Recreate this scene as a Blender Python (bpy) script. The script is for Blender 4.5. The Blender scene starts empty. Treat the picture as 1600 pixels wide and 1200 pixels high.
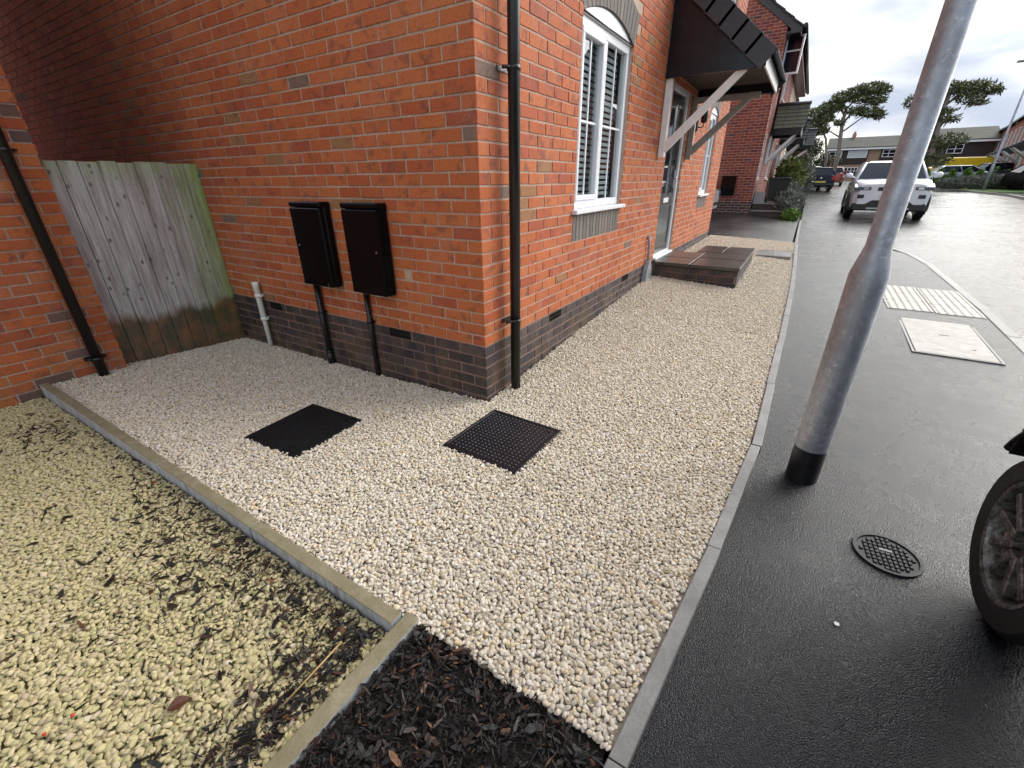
import bpy, bmesh, math, random
import numpy as np
from mathutils import Vector, Matrix
rnd = random.Random(7)
nrg = np.random.RandomState(5)
SC = bpy.context.scene
COL = SC.collection

# ------------------------------------------------------------------ camera
CAM = Vector((1.58405, -2.19726, 1.37166))
Mr = [[0.84912, 0.52811, -0.00925], [0.21754, -0.36561, -0.90499], [-0.48132, 0.76643, -0.42534]]
cd = bpy.data.cameras.new('camera'); cam = bpy.data.objects.new('camera', cd); COL.objects.link(cam)
r0, d0, f0 = Vector(Mr[0]), Vector(Mr[1]), Vector(Mr[2])
rot = Matrix((r0, -d0, -f0)).transposed()
cam.matrix_world = Matrix.Translation(CAM) @ rot.to_4x4()
cd.sensor_width = 36; cd.lens = 676.5 / 1600 * 36; cd.clip_start = 0.02; cd.clip_end = 1500
SC.camera = cam
# ------------------------------------------------------------------ world + sun
w = bpy.data.worlds.new('World'); SC.world = w; w.use_nodes = True
nt = w.node_tree; nt.nodes.clear()
def wn(t, **k):
    n = nt.nodes.new(t)
    for a, b in k.items(): setattr(n, a, b)
    return n
SUN_AZ = math.atan2(0.36, 1.0)          # from +Y towards +X
SUN_EL = math.radians(30)
out = wn('ShaderNodeOutputWorld'); sky = wn('ShaderNodeTexSky')
sky.sky_type = 'NISHITA'; sky.sun_disc = False; sky.sun_elevation = SUN_EL; sky.sun_rotation = math.radians(32)
sky.dust_density = 1.5
b1 = wn('ShaderNodeBackground'); b1.inputs[1].default_value = 0.12
nt.links.new(sky.outputs[0], b1.inputs[0])
tc = wn('ShaderNodeTexCoord'); mp = wn('ShaderNodeMapping'); mp.inputs['Scale'].default_value = (1.0, 1.0, 3.2)
mp.inputs['Location'].default_value = (2.3, .7, .35)
nt.links.new(tc.outputs['Generated'], mp.inputs[0])
n1 = wn('ShaderNodeTexNoise'); n1.inputs['Scale'].default_value = 3.4; n1.inputs['Detail'].default_value = 7; n1.inputs['Roughness'].default_value = .52; n1.inputs['Distortion'].default_value = .25
nt.links.new(mp.outputs[0], n1.inputs['Vector'])
cr = wn('ShaderNodeValToRGB'); e = cr.color_ramp.elements
e[0].position = .38; e[0].color = (.28, .315, .385, 1); e[1].position = .60; e[1].color = (.60, .59, .555, 1)
m_ = e.new(.48); m_.color = (.40, .42, .455, 1)
nt.links.new(n1.outputs['Fac'], cr.inputs[0])
b2 = wn('ShaderNodeBackground'); b2.inputs[1].default_value = 1.0
# brighter cloud around the veiled sun
nrm = wn('ShaderNodeVectorMath', operation='NORMALIZE'); nt.links.new(tc.outputs['Generated'], nrm.inputs[0])
dt = wn('ShaderNodeVectorMath', operation='DOT_PRODUCT'); dt.inputs[1].default_value = Vector((.60, .85, .66)).normalized()
nt.links.new(nrm.outputs[0], dt.inputs[0])
mr = wn('ShaderNodeMapRange'); mr.inputs[1].default_value = .80; mr.inputs[2].default_value = 1.0; mr.inputs[3].default_value = 0; mr.inputs[4].default_value = 1
mr.interpolation_type = 'SMOOTHSTEP'
nt.links.new(dt.outputs['Value'], mr.inputs[0])
mul = wn('ShaderNodeMix', data_type='RGBA', blend_type='ADD'); mul.inputs[7].default_value = (1.9, 1.9, 1.84, 1)
crg = wn('ShaderNodeValToRGB'); crg.color_ramp.elements[0].position = .40; crg.color_ramp.elements[0].color = (.35, .35, .35, 1); crg.color_ramp.elements[1].position = .58
nt.links.new(n1.outputs['Fac'], crg.inputs[0]); gm = wn('ShaderNodeMath', operation='MULTIPLY'); nt.links.new(mr.outputs[0], gm.inputs[0]); nt.links.new(crg.outputs[0], gm.inputs[1])
nt.links.new(gm.outputs[0], mul.inputs[0]); nt.links.new(cr.outputs[0], mul.inputs[6])
# overcast cloud is brighter towards the zenith than at the horizon
sp = wn('ShaderNodeSeparateXYZ'); nt.links.new(nrm.outputs[0], sp.inputs[0])
mz = wn('ShaderNodeMapRange'); mz.inputs[1].default_value = 0; mz.inputs[2].default_value = 1; mz.inputs[3].default_value = 1.02; mz.inputs[4].default_value = 1.42; nt.links.new(sp.outputs[2], mz.inputs[0])
vm = wn('ShaderNodeVectorMath', operation='SCALE'); nt.links.new(mul.outputs[2], vm.inputs[0]); nt.links.new(mz.outputs[0], vm.inputs['Scale'])
nt.links.new(vm.outputs[0], b2.inputs[0])
n2 = wn('ShaderNodeTexNoise'); n2.inputs['Scale'].default_value = 1.3; n2.inputs['Detail'].default_value = 4
mp2 = wn('ShaderNodeMapping'); mp2.inputs['Scale'].default_value = (1, 1, 2.2); mp2.inputs['Location'].default_value = (5.1, 1.9, 3.3)
nt.links.new(tc.outputs['Generated'], mp2.inputs[0]); nt.links.new(mp2.outputs[0], n2.inputs['Vector'])
cr2 = wn('ShaderNodeValToRGB'); cr2.color_ramp.elements[0].position = .40; cr2.color_ramp.elements[0].color = (.12, .12, .12, 1)
cr2.color_ramp.elements[1].position = .54; cr2.color_ramp.elements[1].color = (1, 1, 1, 1)
nt.links.new(n2.outputs['Fac'], cr2.inputs[0])
ms = wn('ShaderNodeMixShader')
nt.links.new(cr2.outputs[0], ms.inputs[0]); nt.links.new(b1.outputs[0], ms.inputs[1]); nt.links.new(b2.outputs[0], ms.inputs[2])
nt.links.new(ms.outputs[0], out.inputs[0])
sl = bpy.data.lights.new('sun', 'SUN'); sl.energy = 1.1; sl.angle = math.radians(55); sl.color = (1, .95, .86)
so = bpy.data.objects.new('sun', sl); COL.objects.link(so)
sd = Vector((.53, .85, 0)).normalized() * math.cos(SUN_EL) + Vector((0, 0, math.sin(SUN_EL)))
so.rotation_euler = sd.to_track_quat('Z', 'Y').to_euler()
SC.view_settings.view_transform = 'Standard'; SC.view_settings.look = 'None'
SC.view_settings.exposure = 1.08; SC.view_settings.gamma = 1
SC.render.engine = 'CYCLES'
SC.cycles.max_bounces = 6; SC.cycles.diffuse_bounces = 3; SC.cycles.glossy_bounces = 3; SC.cycles.transmission_bounces = 4
SC.cycles.transparent_max_bounces = 6
try: SC.cycles.use_denoising = True
except Exception: pass

# ------------------------------------------------------------------ terrain functions
def itp(x, xs, ys): return float(np.interp(x, xs, ys))
def base_z(y): return itp(y, [-6, 0, 2, 5, 9, 18, 60], [-.02, 0, .043, .13, .222, .285, 1.0])
def pave_z(y): return base_z(y) - .045
def drive_z(x, y):
    t = min(1, max(0, x / 1.6)); return (1 - t) * itp(y, [8, 14, 30], [.28, .37, .6]) + t * (pave_z(y) + .02)
def gravel_z(x, y):
    if y >= 0 and x >= 0:
        t = min(1, max(0, x / 1.6)); return (1 - t) * itp(y, [0, 1, 2, 3.6, 5, 9], [-.03, .03, .09, .17, .24, .27]) + t * (base_z(y) - .012)
    t = max(0, min(1, -y / 1.5)); a = itp(x, [-3.2, -1, 0, 1.6], [-.10, -.07, -.03, -.012])
    return (1 - t) * a + t * -.014

# ------------------------------------------------------------------ mesh builder
class MB:
    def __init__(s): s.v = []; s.f = []; s.m = []; s.sm = []; s.sh = []; s.cur = 0
    def face(s, idx, mat=0, smooth=False, shade=0.0): s.f.append(idx); s.m.append(mat); s.sm.append(smooth); s.sh.append(shade)
    def add(s, vs, fs, mat=0, smooth=False, shade=0.0):
        b = len(s.v); s.v += [tuple(v) for v in vs]
        for f in fs: s.face([b + i for i in f], mat, smooth, shade)
    def box(s, x0, x1, y0, y1, z0, z1, mat=0, ch=0.0, M=None):
        if ch <= 0:
            vs = [(x, y, z) for z in (z0, z1) for y in (y0, y1) for x in (x0, x1)]
            fs = [(0, 2, 3, 1), (4, 5, 7, 6), (0, 1, 5, 4), (2, 6, 7, 3), (0, 4, 6, 2), (1, 3, 7, 5)]
        else:
            c = min(ch, abs(x1 - x0) * .45, abs(y1 - y0) * .45, abs(z1 - z0) * .45)
            bm = bmesh.new(); bmesh.ops.create_cube(bm, size=1)
            for v in bm.verts: v.co = Vector(((x0 + x1) / 2 + v.co.x * (x1 - x0), (y0 + y1) / 2 + v.co.y * (y1 - y0), (z0 + z1) / 2 + v.co.z * (z1 - z0)))
            bmesh.ops.bevel(bm, geom=bm.edges[:], offset=c, segments=1, affect='EDGES', profile=.5)
            bm.verts.index_update(); vs = [v.co[:] for v in bm.verts]; fs = [[v.index for v in f.verts] for f in bm.faces]; bm.free()
        if M is not None: vs = [tuple(M @ Vector(v)) for v in vs]
        s.add(vs, fs, mat)
    def tube(s, pts, r, n=12, mat=0, cap=True, smooth=True):
        pts = [Vector(p) for p in pts]; rs = r if isinstance(r, (list, tuple)) else [r] * len(pts)
        b = len(s.v); up = None
        for i, p in enumerate(pts):
            d = (pts[min(i + 1, len(pts) - 1)] - pts[max(i - 1, 0)]).normalized()
            if up is None: up = Vector((1, 0, 0)) if abs(d.x) < .8 else Vector((0, 1, 0))
            a = (up - d * up.dot(d)).normalized(); c = d.cross(a); up = a
            for k in range(n):
                t = 2 * math.pi * k / n; q = p + (a * math.cos(t) + c * math.sin(t)) * rs[i]; s.v.append(q[:])
        for i in range(len(pts) - 1):
            for k in range(n):
                s.face([b + i * n + k, b + i * n + (k + 1) % n, b + (i + 1) * n + (k + 1) % n, b + (i + 1) * n + k], mat, smooth)
        if cap:
            s.face([b + k for k in range(n)][::-1], mat); s.face([b + (len(pts) - 1) * n + k for k in range(n)], mat)
    def prism(s, poly, axis, a0, a1, mat=0, M=None):
        # poly: 2D points; axis 'x': (y,z), 'y': (x,z), 'z': (x,y)
        def mk(p, a): return {'x': (a, p[0], p[1]), 'y': (p[0], a, p[1]), 'z': (p[0], p[1], a)}[axis]
        n = len(poly); vs = [mk(p, a0) for p in poly] + [mk(p, a1) for p in poly]
        if M is not None: vs = [tuple(M @ Vector(v)) for v in vs]
        fs = [list(range(n))[::-1], list(range(n, 2 * n))] + [[i, (i + 1) % n, n + (i + 1) % n, n + i] for i in range(n)]
        s.add(vs, fs, mat)
    def mesh(s, name, mats, angle=None, fixn=True):
        me = bpy.data.meshes.new(name); me.from_pydata(s.v, [], s.f)
        for m in mats: me.materials.append(m)
        me.polygons.foreach_set('material_index', s.m); me.polygons.foreach_set('use_smooth', s.sm)
        if any(s.sh):
            at = me.attributes.new('shade', 'FLOAT', 'FACE'); at.data.foreach_set('value', s.sh)
        me.update()
        if fixn:
            bm = bmesh.new(); bm.from_mesh(me); bmesh.ops.recalc_face_normals(bm, faces=bm.faces); bm.to_mesh(me); bm.free()
        if angle: me.shade_smooth(); me.set_sharp_from_angle(angle=math.radians(angle))
        return me
    def obj(s, name, mats, parent=None, angle=None, fixn=True, **k):
        if not isinstance(mats, (list, tuple)): mats = [mats]
        return link(name, s.mesh(name, mats, angle, fixn), parent, **k)
def link(name, me, parent=None, kind=None, label=None, cat=None, group=None, loc=None):
    o = bpy.data.objects.new(name, me); COL.objects.link(o)
    if parent: o.parent = parent
    if loc is not None: o.location = loc
    if kind: o['kind'] = kind
    if label: o['label'] = label
    if cat: o['category'] = cat
    if group: o['group'] = group
    return o
def empty(name, loc, label, cat, rz=0, group=None):
    o = link(name, None, None, None, label, cat, group, loc); o.rotation_euler.z = rz; o.empty_display_size = .1
    return o
def copy_tree(o, parent=None):
    c = o.copy(); COL.objects.link(c)
    if parent: c.parent = parent
    for ch in list(o.children): copy_tree(ch, c)
    return c

# ------------------------------------------------------------------ materials
class Mat:
    def __init__(s, name, rough=.6, color=(.5, .5, .5), metal=0, spec=.5):
        s.m = bpy.data.materials.new(name); s.m.use_nodes = True; s.n = s.m.node_tree
        s.b = s.n.nodes['Principled BSDF']; s.b.inputs['Roughness'].default_value = rough
        s.b.inputs['Base Color'].default_value = (*color, 1); s.b.inputs['Metallic'].default_value = metal
        s.b.inputs['Specular IOR Level'].default_value = spec
    def N(s, t, **k):
        n = s.n.nodes.new(t)
        for a, b in k.items(): setattr(n, a, b)
        return n
    def L(s, a, b): s.n.links.new(a, b)
    def coord(s, kind='pos', scale=(1, 1, 1), loc=(0, 0, 0), off=None):
        if kind == 'pos': o = s.N('ShaderNodeNewGeometry').outputs['Position']
        else: o = s.N('ShaderNodeTexCoord').outputs['Object']
        m = s.N('ShaderNodeMapping'); m.inputs['Scale'].default_value = scale; m.inputs['Location'].default_value = loc
        s.L(o, m.inputs[0])
        if off is not None:
            a = s.N('ShaderNodeVectorMath', operation='ADD'); s.L(m.outputs[0], a.inputs[0]); s.L(off, a.inputs[1]); return a.outputs[0]
        return m.outputs[0]
    def noise(s, vec, scale, detail=4, rough=.55, dist=0):
        n = s.N('ShaderNodeTexNoise'); n.inputs['Scale'].default_value = scale; n.inputs['Detail'].default_value = detail
        n.inputs['Roughness'].default_value = rough; n.inputs['Distortion'].default_value = dist; s.L(vec, n.inputs['Vector']); return n.outputs['Fac']
    def voro(s, vec, scale, out='Distance', feat='F1'):
        n = s.N('ShaderNodeTexVoronoi', feature=feat); n.inputs['Scale'].default_value = scale; s.L(vec, n.inputs['Vector']); return n.outputs[out]
    def ramp(s, fac, stops, interp='LINEAR'):
        r = s.N('ShaderNodeValToRGB'); r.color_ramp.interpolation = interp; els = r.color_ramp.elements
        while len(els) > 1: els.remove(els[-1])
        for i, (p, c) in enumerate(stops):
            c = c if isinstance(c, tuple) else (c, c, c)
            e = els[0] if i == 0 else els.new(p)
            e.position = p; e.color = (*c, 1)
        s.L(fac, r.inputs[0]); return r.outputs[0]
    def mix(s, fac, a, b, mode='MIX'):
        m = s.N('ShaderNodeMix', data_type='RGBA', blend_type=mode)
        for i, v in ((0, fac), (6, a), (7, b)):
            if isinstance(v, (int, float)): m.inputs[i].default_value = v
            elif isinstance(v, tuple): m.inputs[i].default_value = (*v, 1)
            else: s.L(v, m.inputs[i])
        return m.outputs[2]
    def math(s, op, a, b=0.0, clamp=False):
        m = s.N('ShaderNodeMath', operation=op, use_clamp=clamp)
        for i, v in enumerate((a, b)):
            if isinstance(v, (int, float)): m.inputs[i].default_value = v
            else: s.L(v, m.inputs[i])
        return m.outputs[0]
    def color(s, c): s.L(c, s.b.inputs['Base Color']); return s
    def rough(s, c): s.L(c, s.b.inputs['Roughness']); return s
    def bump(s, h, strength=.5, dist=.01):
        b = s.N('ShaderNodeBump'); b.inputs['Strength'].default_value = strength; b.inputs['Distance'].default_value = dist
        s.L(h, b.inputs['Height']); s.L(b.outputs[0], s.b.inputs['Normal']); return s
    def sep(s, vec):
        n = s.N('ShaderNodeSeparateXYZ'); s.L(vec, n.inputs[0]); return n.outputs
    def shade(s):
        a = s.N('ShaderNodeAttribute', attribute_type='GEOMETRY', attribute_name='shade')
        b = s.N('ShaderNodeAttribute', attribute_type='OBJECT', attribute_name='shade')
        return s.math('ADD', a.outputs['Fac'], b.outputs['Fac'])
    def shade_off(s, sh):
        c = s.N('ShaderNodeCombineXYZ'); m = s.math('MULTIPLY', sh, 173.0); s.L(m, c.inputs[0]); s.L(s.math('MULTIPLY', sh, 91.0), c.inputs[2]); return c.outputs[0]

def brick_mat(name, stops, smudge, spots=.5, gloss=.8):
    m = Mat(name, gloss); sh = m.shade(); off = m.shade_off(sh)
    v = m.coord('pos', off=off); c = m.ramp(sh, stops, 'CONSTANT')
    n = m.noise(v, 11, 5, .6, .6)
    c = m.mix(m.ramp(n, [(.53, 0.0), (.66, spots)]), c, smudge)
    n2 = m.noise(v, 60, 4, .65); c = m.mix(m.ramp(n2, [(.3, .55), (.7, 0.0)]), c, (.5, .42, .40), 'MULTIPLY')
    # pale salts and lime bloom
    n3 = m.noise(m.coord('pos'), 2.1, 6, .65); n4 = m.noise(m.coord('pos'), 120, 3, .7)
    c = m.mix(m.math('MULTIPLY', m.ramp(n3, [(.52, 0.0), (.75, .45)]), m.ramp(n4, [(.45, 0.0), (.62, 1.0)])), c, (.50, .36, .30))
    zz = m.sep(m.coord('pos'))[2]; spl = m.N('ShaderNodeMapRange'); spl.inputs[1].default_value = .95; spl.inputs[2].default_value = .30; m.L(m.math('ADD', zz, m.math('MULTIPLY', n3, .5)), spl.inputs[0])
    c = m.mix(m.math('MULTIPLY', spl.outputs[0], m.ramp(m.noise(m.coord('pos', scale=(1, 1, .5)), 7, 5, .7), [(.42, 0.0), (.62, .45)])), c, (.20, .13, .045))
    m.color(c)
    vs = m.coord('pos', scale=(1, 1, .25)); st = m.noise(vs, 260, 2, .6); g = m.noise(v, 150, 4, .7)
    m.bump(m.math('ADD', m.math('MULTIPLY', st, .5), g), .55, .0022)
    return m.m
ORANGE = brick_mat('orange_brick', [(0, (.57, .155, .046)), (.16, (.53, .134, .040)), (.32, (.59, .172, .053)), (.46, (.50, .115, .038)), (.6, (.58, .160, .056)),
    (.72, (.54, .138, .042)), (.92, (.44, .100, .042)), (.965, (.38, .18, .075)), (.985, (.24, .16, .12))], (.17, .060, .05), .62)
REDBRICK = brick_mat('red_brick', [(0, (.27, .060, .040)), (.2, (.23, .050, .038)), (.4, (.30, .078, .050)), (.6, (.19, .045, .045)), (.8, (.32, .085, .055)), (.93, (.12, .05, .055))], (.10, .04, .05), .8)
LEFTBRICK = brick_mat('left_house_brick', [(0, (.58, .15, .040)), (.2, (.52, .125, .036)), (.38, (.60, .18, .050)), (.52, (.47, .10, .034)), (.66, (.56, .16, .05)),
    (.78, (.50, .13, .045)), (.86, (.19, .10, .075)), (.93, (.16, .095, .08))], (.12, .05, .05), .7)
BLUEBRICK = brick_mat('blue_brick', [(0, (.042, .034, .045)), (.2, (.052, .041, .052)), (.4, (.034, .028, .040)), (.6, (.060, .046, .054)), (.8, (.042, .037, .052)), (.92, (.075, .062, .075))], (.028, .022, .028), .7, .6)
BUFF = brick_mat('grey_buff_brick', [(0, (.21, .185, .165)), (.3, (.18, .16, .145)), (.6, (.235, .205, .18)), (.85, (.165, .145, .13))], (.13, .11, .10), .5)
def mortar_mat(name, c1, c2):
    m = Mat(name, .9); v = m.coord('pos'); n = m.noise(v, 3, 5, .6)
    c = m.mix(m.ramp(n, [(.35, 0.0), (.65, 1.0)]), c1, c2); n2 = m.noise(v, 90, 3)
    c = m.mix(m.ramp(n2, [(.3, .5), (.6, 0.0)]), c, (.45, .42, .40), 'MULTIPLY'); m.color(c); m.bump(m.noise(v, 160, 4, .7), .8, .004); return m.m
MORTAR = mortar_mat('mortar', (.58, .44, .35), (.49, .32, .24))
MORTAR_RED = mortar_mat('red_mortar', (.30, .18, .14), (.20, .14, .12))
MORTAR_FAR = mortar_mat('far_mortar', (.60, .44, .36), (.50, .34, .28))

def pebble_mat(name, stops, stain, stain_amt, rough=.72):
    m = Mat(name, rough); oi = m.N('ShaderNodeObjectInfo'); r = oi.outputs['Random']
    c = m.ramp(r, stops); v = m.coord('obj'); off = m.N('ShaderNodeCombineXYZ'); m.L(m.math('MULTIPLY', r, 77.0), off.inputs[0])
    a = m.N('ShaderNodeVectorMath', operation='ADD'); m.L(v, a.inputs[0]); m.L(off.outputs[0], a.inputs[1])
    n = m.noise(a.outputs[0], 1.6, 5, .6, .8)
    c = m.mix(m.ramp(n, [(.48, 0.0), (.7, stain_amt)]), c, stain)
    n2 = m.noise(a.outputs[0], 9, 3, .6); c = m.mix(m.ramp(n2, [(.3, .45), (.55, 0.0)]), c, (.62, .58, .54), 'MULTIPLY')
    m.color(c); m.bump(n2, .35, .0015)
    return m
pm = pebble_mat('cream_pebble', [(0, (.59, .52, .415)), (.12, (.68, .61, .50)), (.30, (.71, .65, .55)), (.45, (.61, .54, .435)), (.55, (.66, .55, .37)), (.68, (.72, .67, .595)), (.82, (.56, .51, .43)), (.88, (.50, .44, .35)), (.93, (.62, .48, .29)), (1, (.79, .76, .71))], (.52, .39, .24), .45)
PEBBLE = pm.m
pm = pebble_mat('algae_pebble', [(0, (.51, .44, .235)), (.2, (.58, .495, .28)), (.4, (.53, .44, .265)), (.55, (.45, .41, .20)), (.7, (.60, .50, .32)), (.85, (.40, .37, .18)), (.95, (.46, .36, .25)), (1, (.62, .56, .40))], (.38, .35, .13), .5)
ALGAE = pm.m
m = Mat('bark_chip', .38); oi = m.N('ShaderNodeObjectInfo')
c = m.ramp(oi.outputs['Random'], [(0, (.007, .006, .006)), (.70, (.012, .009, .008)), (.80, (.030, .016, .012)), (.88, (.05, .022, .013)), (.93, (.022, .016, .017)), (.97, (.13, .055, .025)), (1, (.30, .15, .06))])
n = m.noise(m.coord('obj', scale=(1, 6, 6)), 2.5, 4, .65); c = m.mix(m.ramp(n, [(.35, .7), (.6, 0.0)]), c, (.35, .3, .3), 'MULTIPLY'); m.color(c)
m.rough(m.ramp(n, [(.3, .28), (.7, .6)])); m.bump(n, .7, .003); BARK = m.m
m = Mat('dark_soil', .8); n = m.noise(m.coord(), 60, 5, .7); m.color(m.ramp(n, [(.3, (.008, .006, .005)), (.7, (.03, .02, .014))])); m.bump(n, 1, .02); SOIL = m.m
m = Mat('gravel_bed_base', .9); n = m.noise(m.coord(), 70, 5, .7); m.color(m.ramp(n, [(.3, (.40, .33, .25)), (.7, (.60, .52, .42))])); m.bump(n, 1, .02); GBASE = m.m  # beige bed under the pebbles, tone varies at random
m = Mat('algae_base', .9); n = m.noise(m.coord(), 70, 5, .7); m.color(m.ramp(n, [(.3, (.30, .25, .13)), (.7, (.46, .39, .21))])); m.bump(n, 1, .02); ABASE = m.m

def asphalt(name, lo, hi, rl, rh, big=.55):
    m = Mat(name, .3, spec=.08); m.b.inputs['Coat Weight'].default_value = 1.0; m.b.inputs['Coat Roughness'].default_value = .12; m.b.inputs['Coat IOR'].default_value = 1.36; v = m.coord()
    n = m.noise(v, 190, 3, .6); vo = m.voro(v, 215); g = m.noise(v, .9, 6, .62, .4); g2 = m.noise(v, 5, 5, .6)
    c = m.mix(m.ramp(vo, [(.0, 1.0), (.55, 0.0)]), lo, hi); c = m.mix(m.ramp(g, [(.4, 0.0), (.65, .6)]), c, tuple(x * .7 for x in lo)); m.color(c)
    wet = m.math('ADD', m.math('MULTIPLY', g, .65), m.math('MULTIPLY', g2, .35))
    m.rough(m.ramp(wet, [(.38, rl), (.60, rh)])); m.L(m.ramp(wet, [(.34, .07), (.66, .24)]), m.b.inputs['Coat Roughness'])
    spk = m.ramp(m.noise(v, 230, 2, .5), [(.66, 0.0), (.74, .5)]); h = m.math('ADD', m.math('MULTIPLY', vo, -1.0), m.math('ADD', m.math('MULTIPLY', m.noise(v, 95, 4, .7), .6), m.math('MULTIPLY', m.noise(v, 420, 2, .5), .5)))
    b = m.N('ShaderNodeBump'); b.inputs['Distance'].default_value = .0050; m.L(h, b.inputs['Height'])
    m.L(m.ramp(wet, [(.25, big * .75), (.75, big)]), b.inputs['Strength']); m.L(b.outputs[0], m.b.inputs['Normal']); m.L(b.outputs[0], m.b.inputs['Coat Normal'])
    return m.m
PAVE = asphalt('wet_tarmac_pavement', (.004, .005, .009), (.014, .017, .024), .20, .40, .62)
ROADM = asphalt('wet_tarmac_road', (.035, .035, .036), (.085, .084, .082), .18, .36, .5)
DRIVEM = asphalt('driveway_tarmac', (.010, .010, .012), (.030, .030, .034), .28, .5, .5)

def stone(name, a, b, rough=.75, scale=5, moss=None, amt=.6, bump=.4):
    m = Mat(name, rough); v = m.coord(); n = m.noise(v, scale, 6, .65, .3); n2 = m.noise(v, 120, 4, .7)
    c = m.mix(m.ramp(n, [(.35, 0.0), (.65, 1.0)]), a, b); c = m.mix(m.ramp(n2, [(.3, .5), (.6, 0.0)]), c, (.55, .55, .55), 'MULTIPLY')
    if moss: c = m.mix(m.ramp(m.noise(v, scale * 2.3, 6, .7), [(.42, 0.0), (.62, amt)]), c, moss)
    m.color(c); m.bump(n2, bump, .003); return m.m
CONC = stone('grey_concrete_edging', (.20, .195, .185), (.30, .29, .28), .6, 6)
CONCMOSS = stone('mossy_concrete_edging', (.31, .265, .175), (.22, .19, .115), .8, 9, (.17, .145, .07), .5)
m = Mat('edging_side', .8); v = m.coord(); n = m.noise(m.coord(scale=(1, 1, .15)), 38, 3, .6, .3); m.color(m.ramp(n, [(.3, (.20, .21, .20)), (.5, (.42, .44, .46)), (.7, (.50, .52, .55))])); CONCSIDE = m.m
SLABWET = stone('wet_paving_slab', (.036, .032, .030), (.062, .052, .045), .28, 4, (.10, .085, .07), .4, .25)
SLABGREY = stone('grey_paving_slab', (.20, .195, .19), (.30, .29, .28), .3, 4)
COVERSTONE = stone('concrete_cover', (.40, .38, .34), (.52, .49, .44), .55, 6, (.25, .24, .21), .5)
TACT = stone('tactile_slab', (.48, .45, .39), (.60, .56, .49), .5, 9, (.28, .26, .22), .5)
KERBWET = stone('wet_kerb_concrete', (.07, .07, .07), (.13, .128, .12), .4, 5)
GRASS = stone('grass', (.06, .12, .02), (.11, .19, .03), .9, 12)
FARG = stone('far_ground', (.07, .075, .05), (.10, .10, .08), .9, .2)
def plain(name, c, r=.5, metal=0, spec=.5, var=.12, bump=0, scale=25, coat=0):
    m = Mat(name, r, c, metal, spec); n = m.noise(m.coord(), scale, 5, .65)
    m.color(m.mix(m.ramp(n, [(.3, 0.0), (.7, 1.0)]), tuple(x * (1 - var) for x in c), tuple(min(1, x * (1 + var)) for x in c)))
    m.rough(m.ramp(n, [(.3, max(.02, r * .8)), (.7, min(1, r * 1.25))]))
    if bump: m.bump(m.noise(m.coord(), scale * 6, 4, .7), bump, .003)
    if coat: m.b.inputs['Coat Weight'].default_value = coat; m.b.inputs['Coat Roughness'].default_value = .05
    return m.m
UPVC = plain('white_upvc', (.80, .81, .84), .3, var=.015, scale=4)
BLACKPL = plain('black_plastic', (.010, .010, .011), .32, var=.2)
METERBOX = plain('black_painted_box', (.004, .004, .005), .15, var=.2, spec=.16)
COVERBLK = plain('black_cover', (.009, .009, .012), .38, spec=.3, var=.3, bump=.2)
COVERMAT = plain('matt_black_cover', (.006, .006, .007), .7, spec=.2, var=.3, bump=.4)
IRON = plain('wet_cast_iron', (.016, .017, .020), .36, 0, .14, var=.3, bump=.3)
STUD = plain('glint_stud', (.22, .22, .24), .3, .4)  # pale colour paints in the glints of light on the raised studs
WHITEPIPE = plain('dirty_white_pipe', (.80, .82, .72), .5, var=.15)
GREYPL = plain('grey_plastic', (.30, .31, .33), .45)
SLATE = plain('dark_roof_tile', (.040, .043, .052), .5, var=.3, bump=.3)
MOSSTILE = stone('mossy_roof_tile', (.06, .06, .062), (.085, .085, .09), .7, 5, (.13, .12, .03), .7)
BOARD = plain('black_gloss_board', (.007, .009, .014), .25, var=.2, scale=9, spec=.4)
SOFFIT = plain('dark_soffit', (.03, .022, .018), .6)
PAINTW = plain('white_painted_timber', (.76, .75, .74), .5, var=.08)
PAINTT = plain('dull_painted_timber', (.36, .32, .29), .6, var=.12)  # duller, browner tone for the far bracket and tie beam
RUBBER = plain('tyre_rubber', (.012, .012, .013), .62, var=.3, bump=.25, scale=60)
m = Mat('corroded_alloy', .45, metal=.7); v = m.coord(); n = m.noise(v, 38, 6, .7, .6)
m.color(m.ramp(n, [(.34, (.04, .035, .03)), (.46, (.12, .11, .10)), (.62, (.26, .26, .265)), (.78, (.42, .42, .44))])); m.bump(n, .25, .003); RUSTRIM = m.m
m = Mat('galvanised_steel', .42, metal=.55); v = m.coord(); n = m.noise(v, 30, 2); n2 = m.noise(m.coord(scale=(1, 1, .35)), 9, 6, .65)
c = m.mix(m.ramp(n, [(.35, 0.0), (.65, 1.0)]), (.30, .325, .37), (.40, .43, .48)); c = m.mix(m.ramp(n2, [(.42, 0.0), (.66, .8)]), c, (.27, .26, .27)); c = m.mix(m.ramp(m.noise(v, 46, 4, .7), [(.58, 0.0), (.68, .8)]), c, (.55, .58, .63)); m.color(c)
m.rough(m.ramp(n2, [(.3, .34), (.7, .58)])); m.bump(m.noise(v, 130, 3, .6), .25, .002); GALV = m.m
m = Mat('glass_pane', .03, (.006, .012, .024), spec=.35); GLASS = m.m
m = Mat('clear_pane', .01, (1, 1, 1)); 
gl = m.N('ShaderNodeBsdfGlossy'); gl.inputs['Roughness'].default_value = .015; gl.inputs['Color'].default_value = (.9, .95, 1, 1); tr = m.N('ShaderNodeBsdfTransparent'); tr.inputs['Color'].default_value = (.86, .9, .9, 1)
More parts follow.
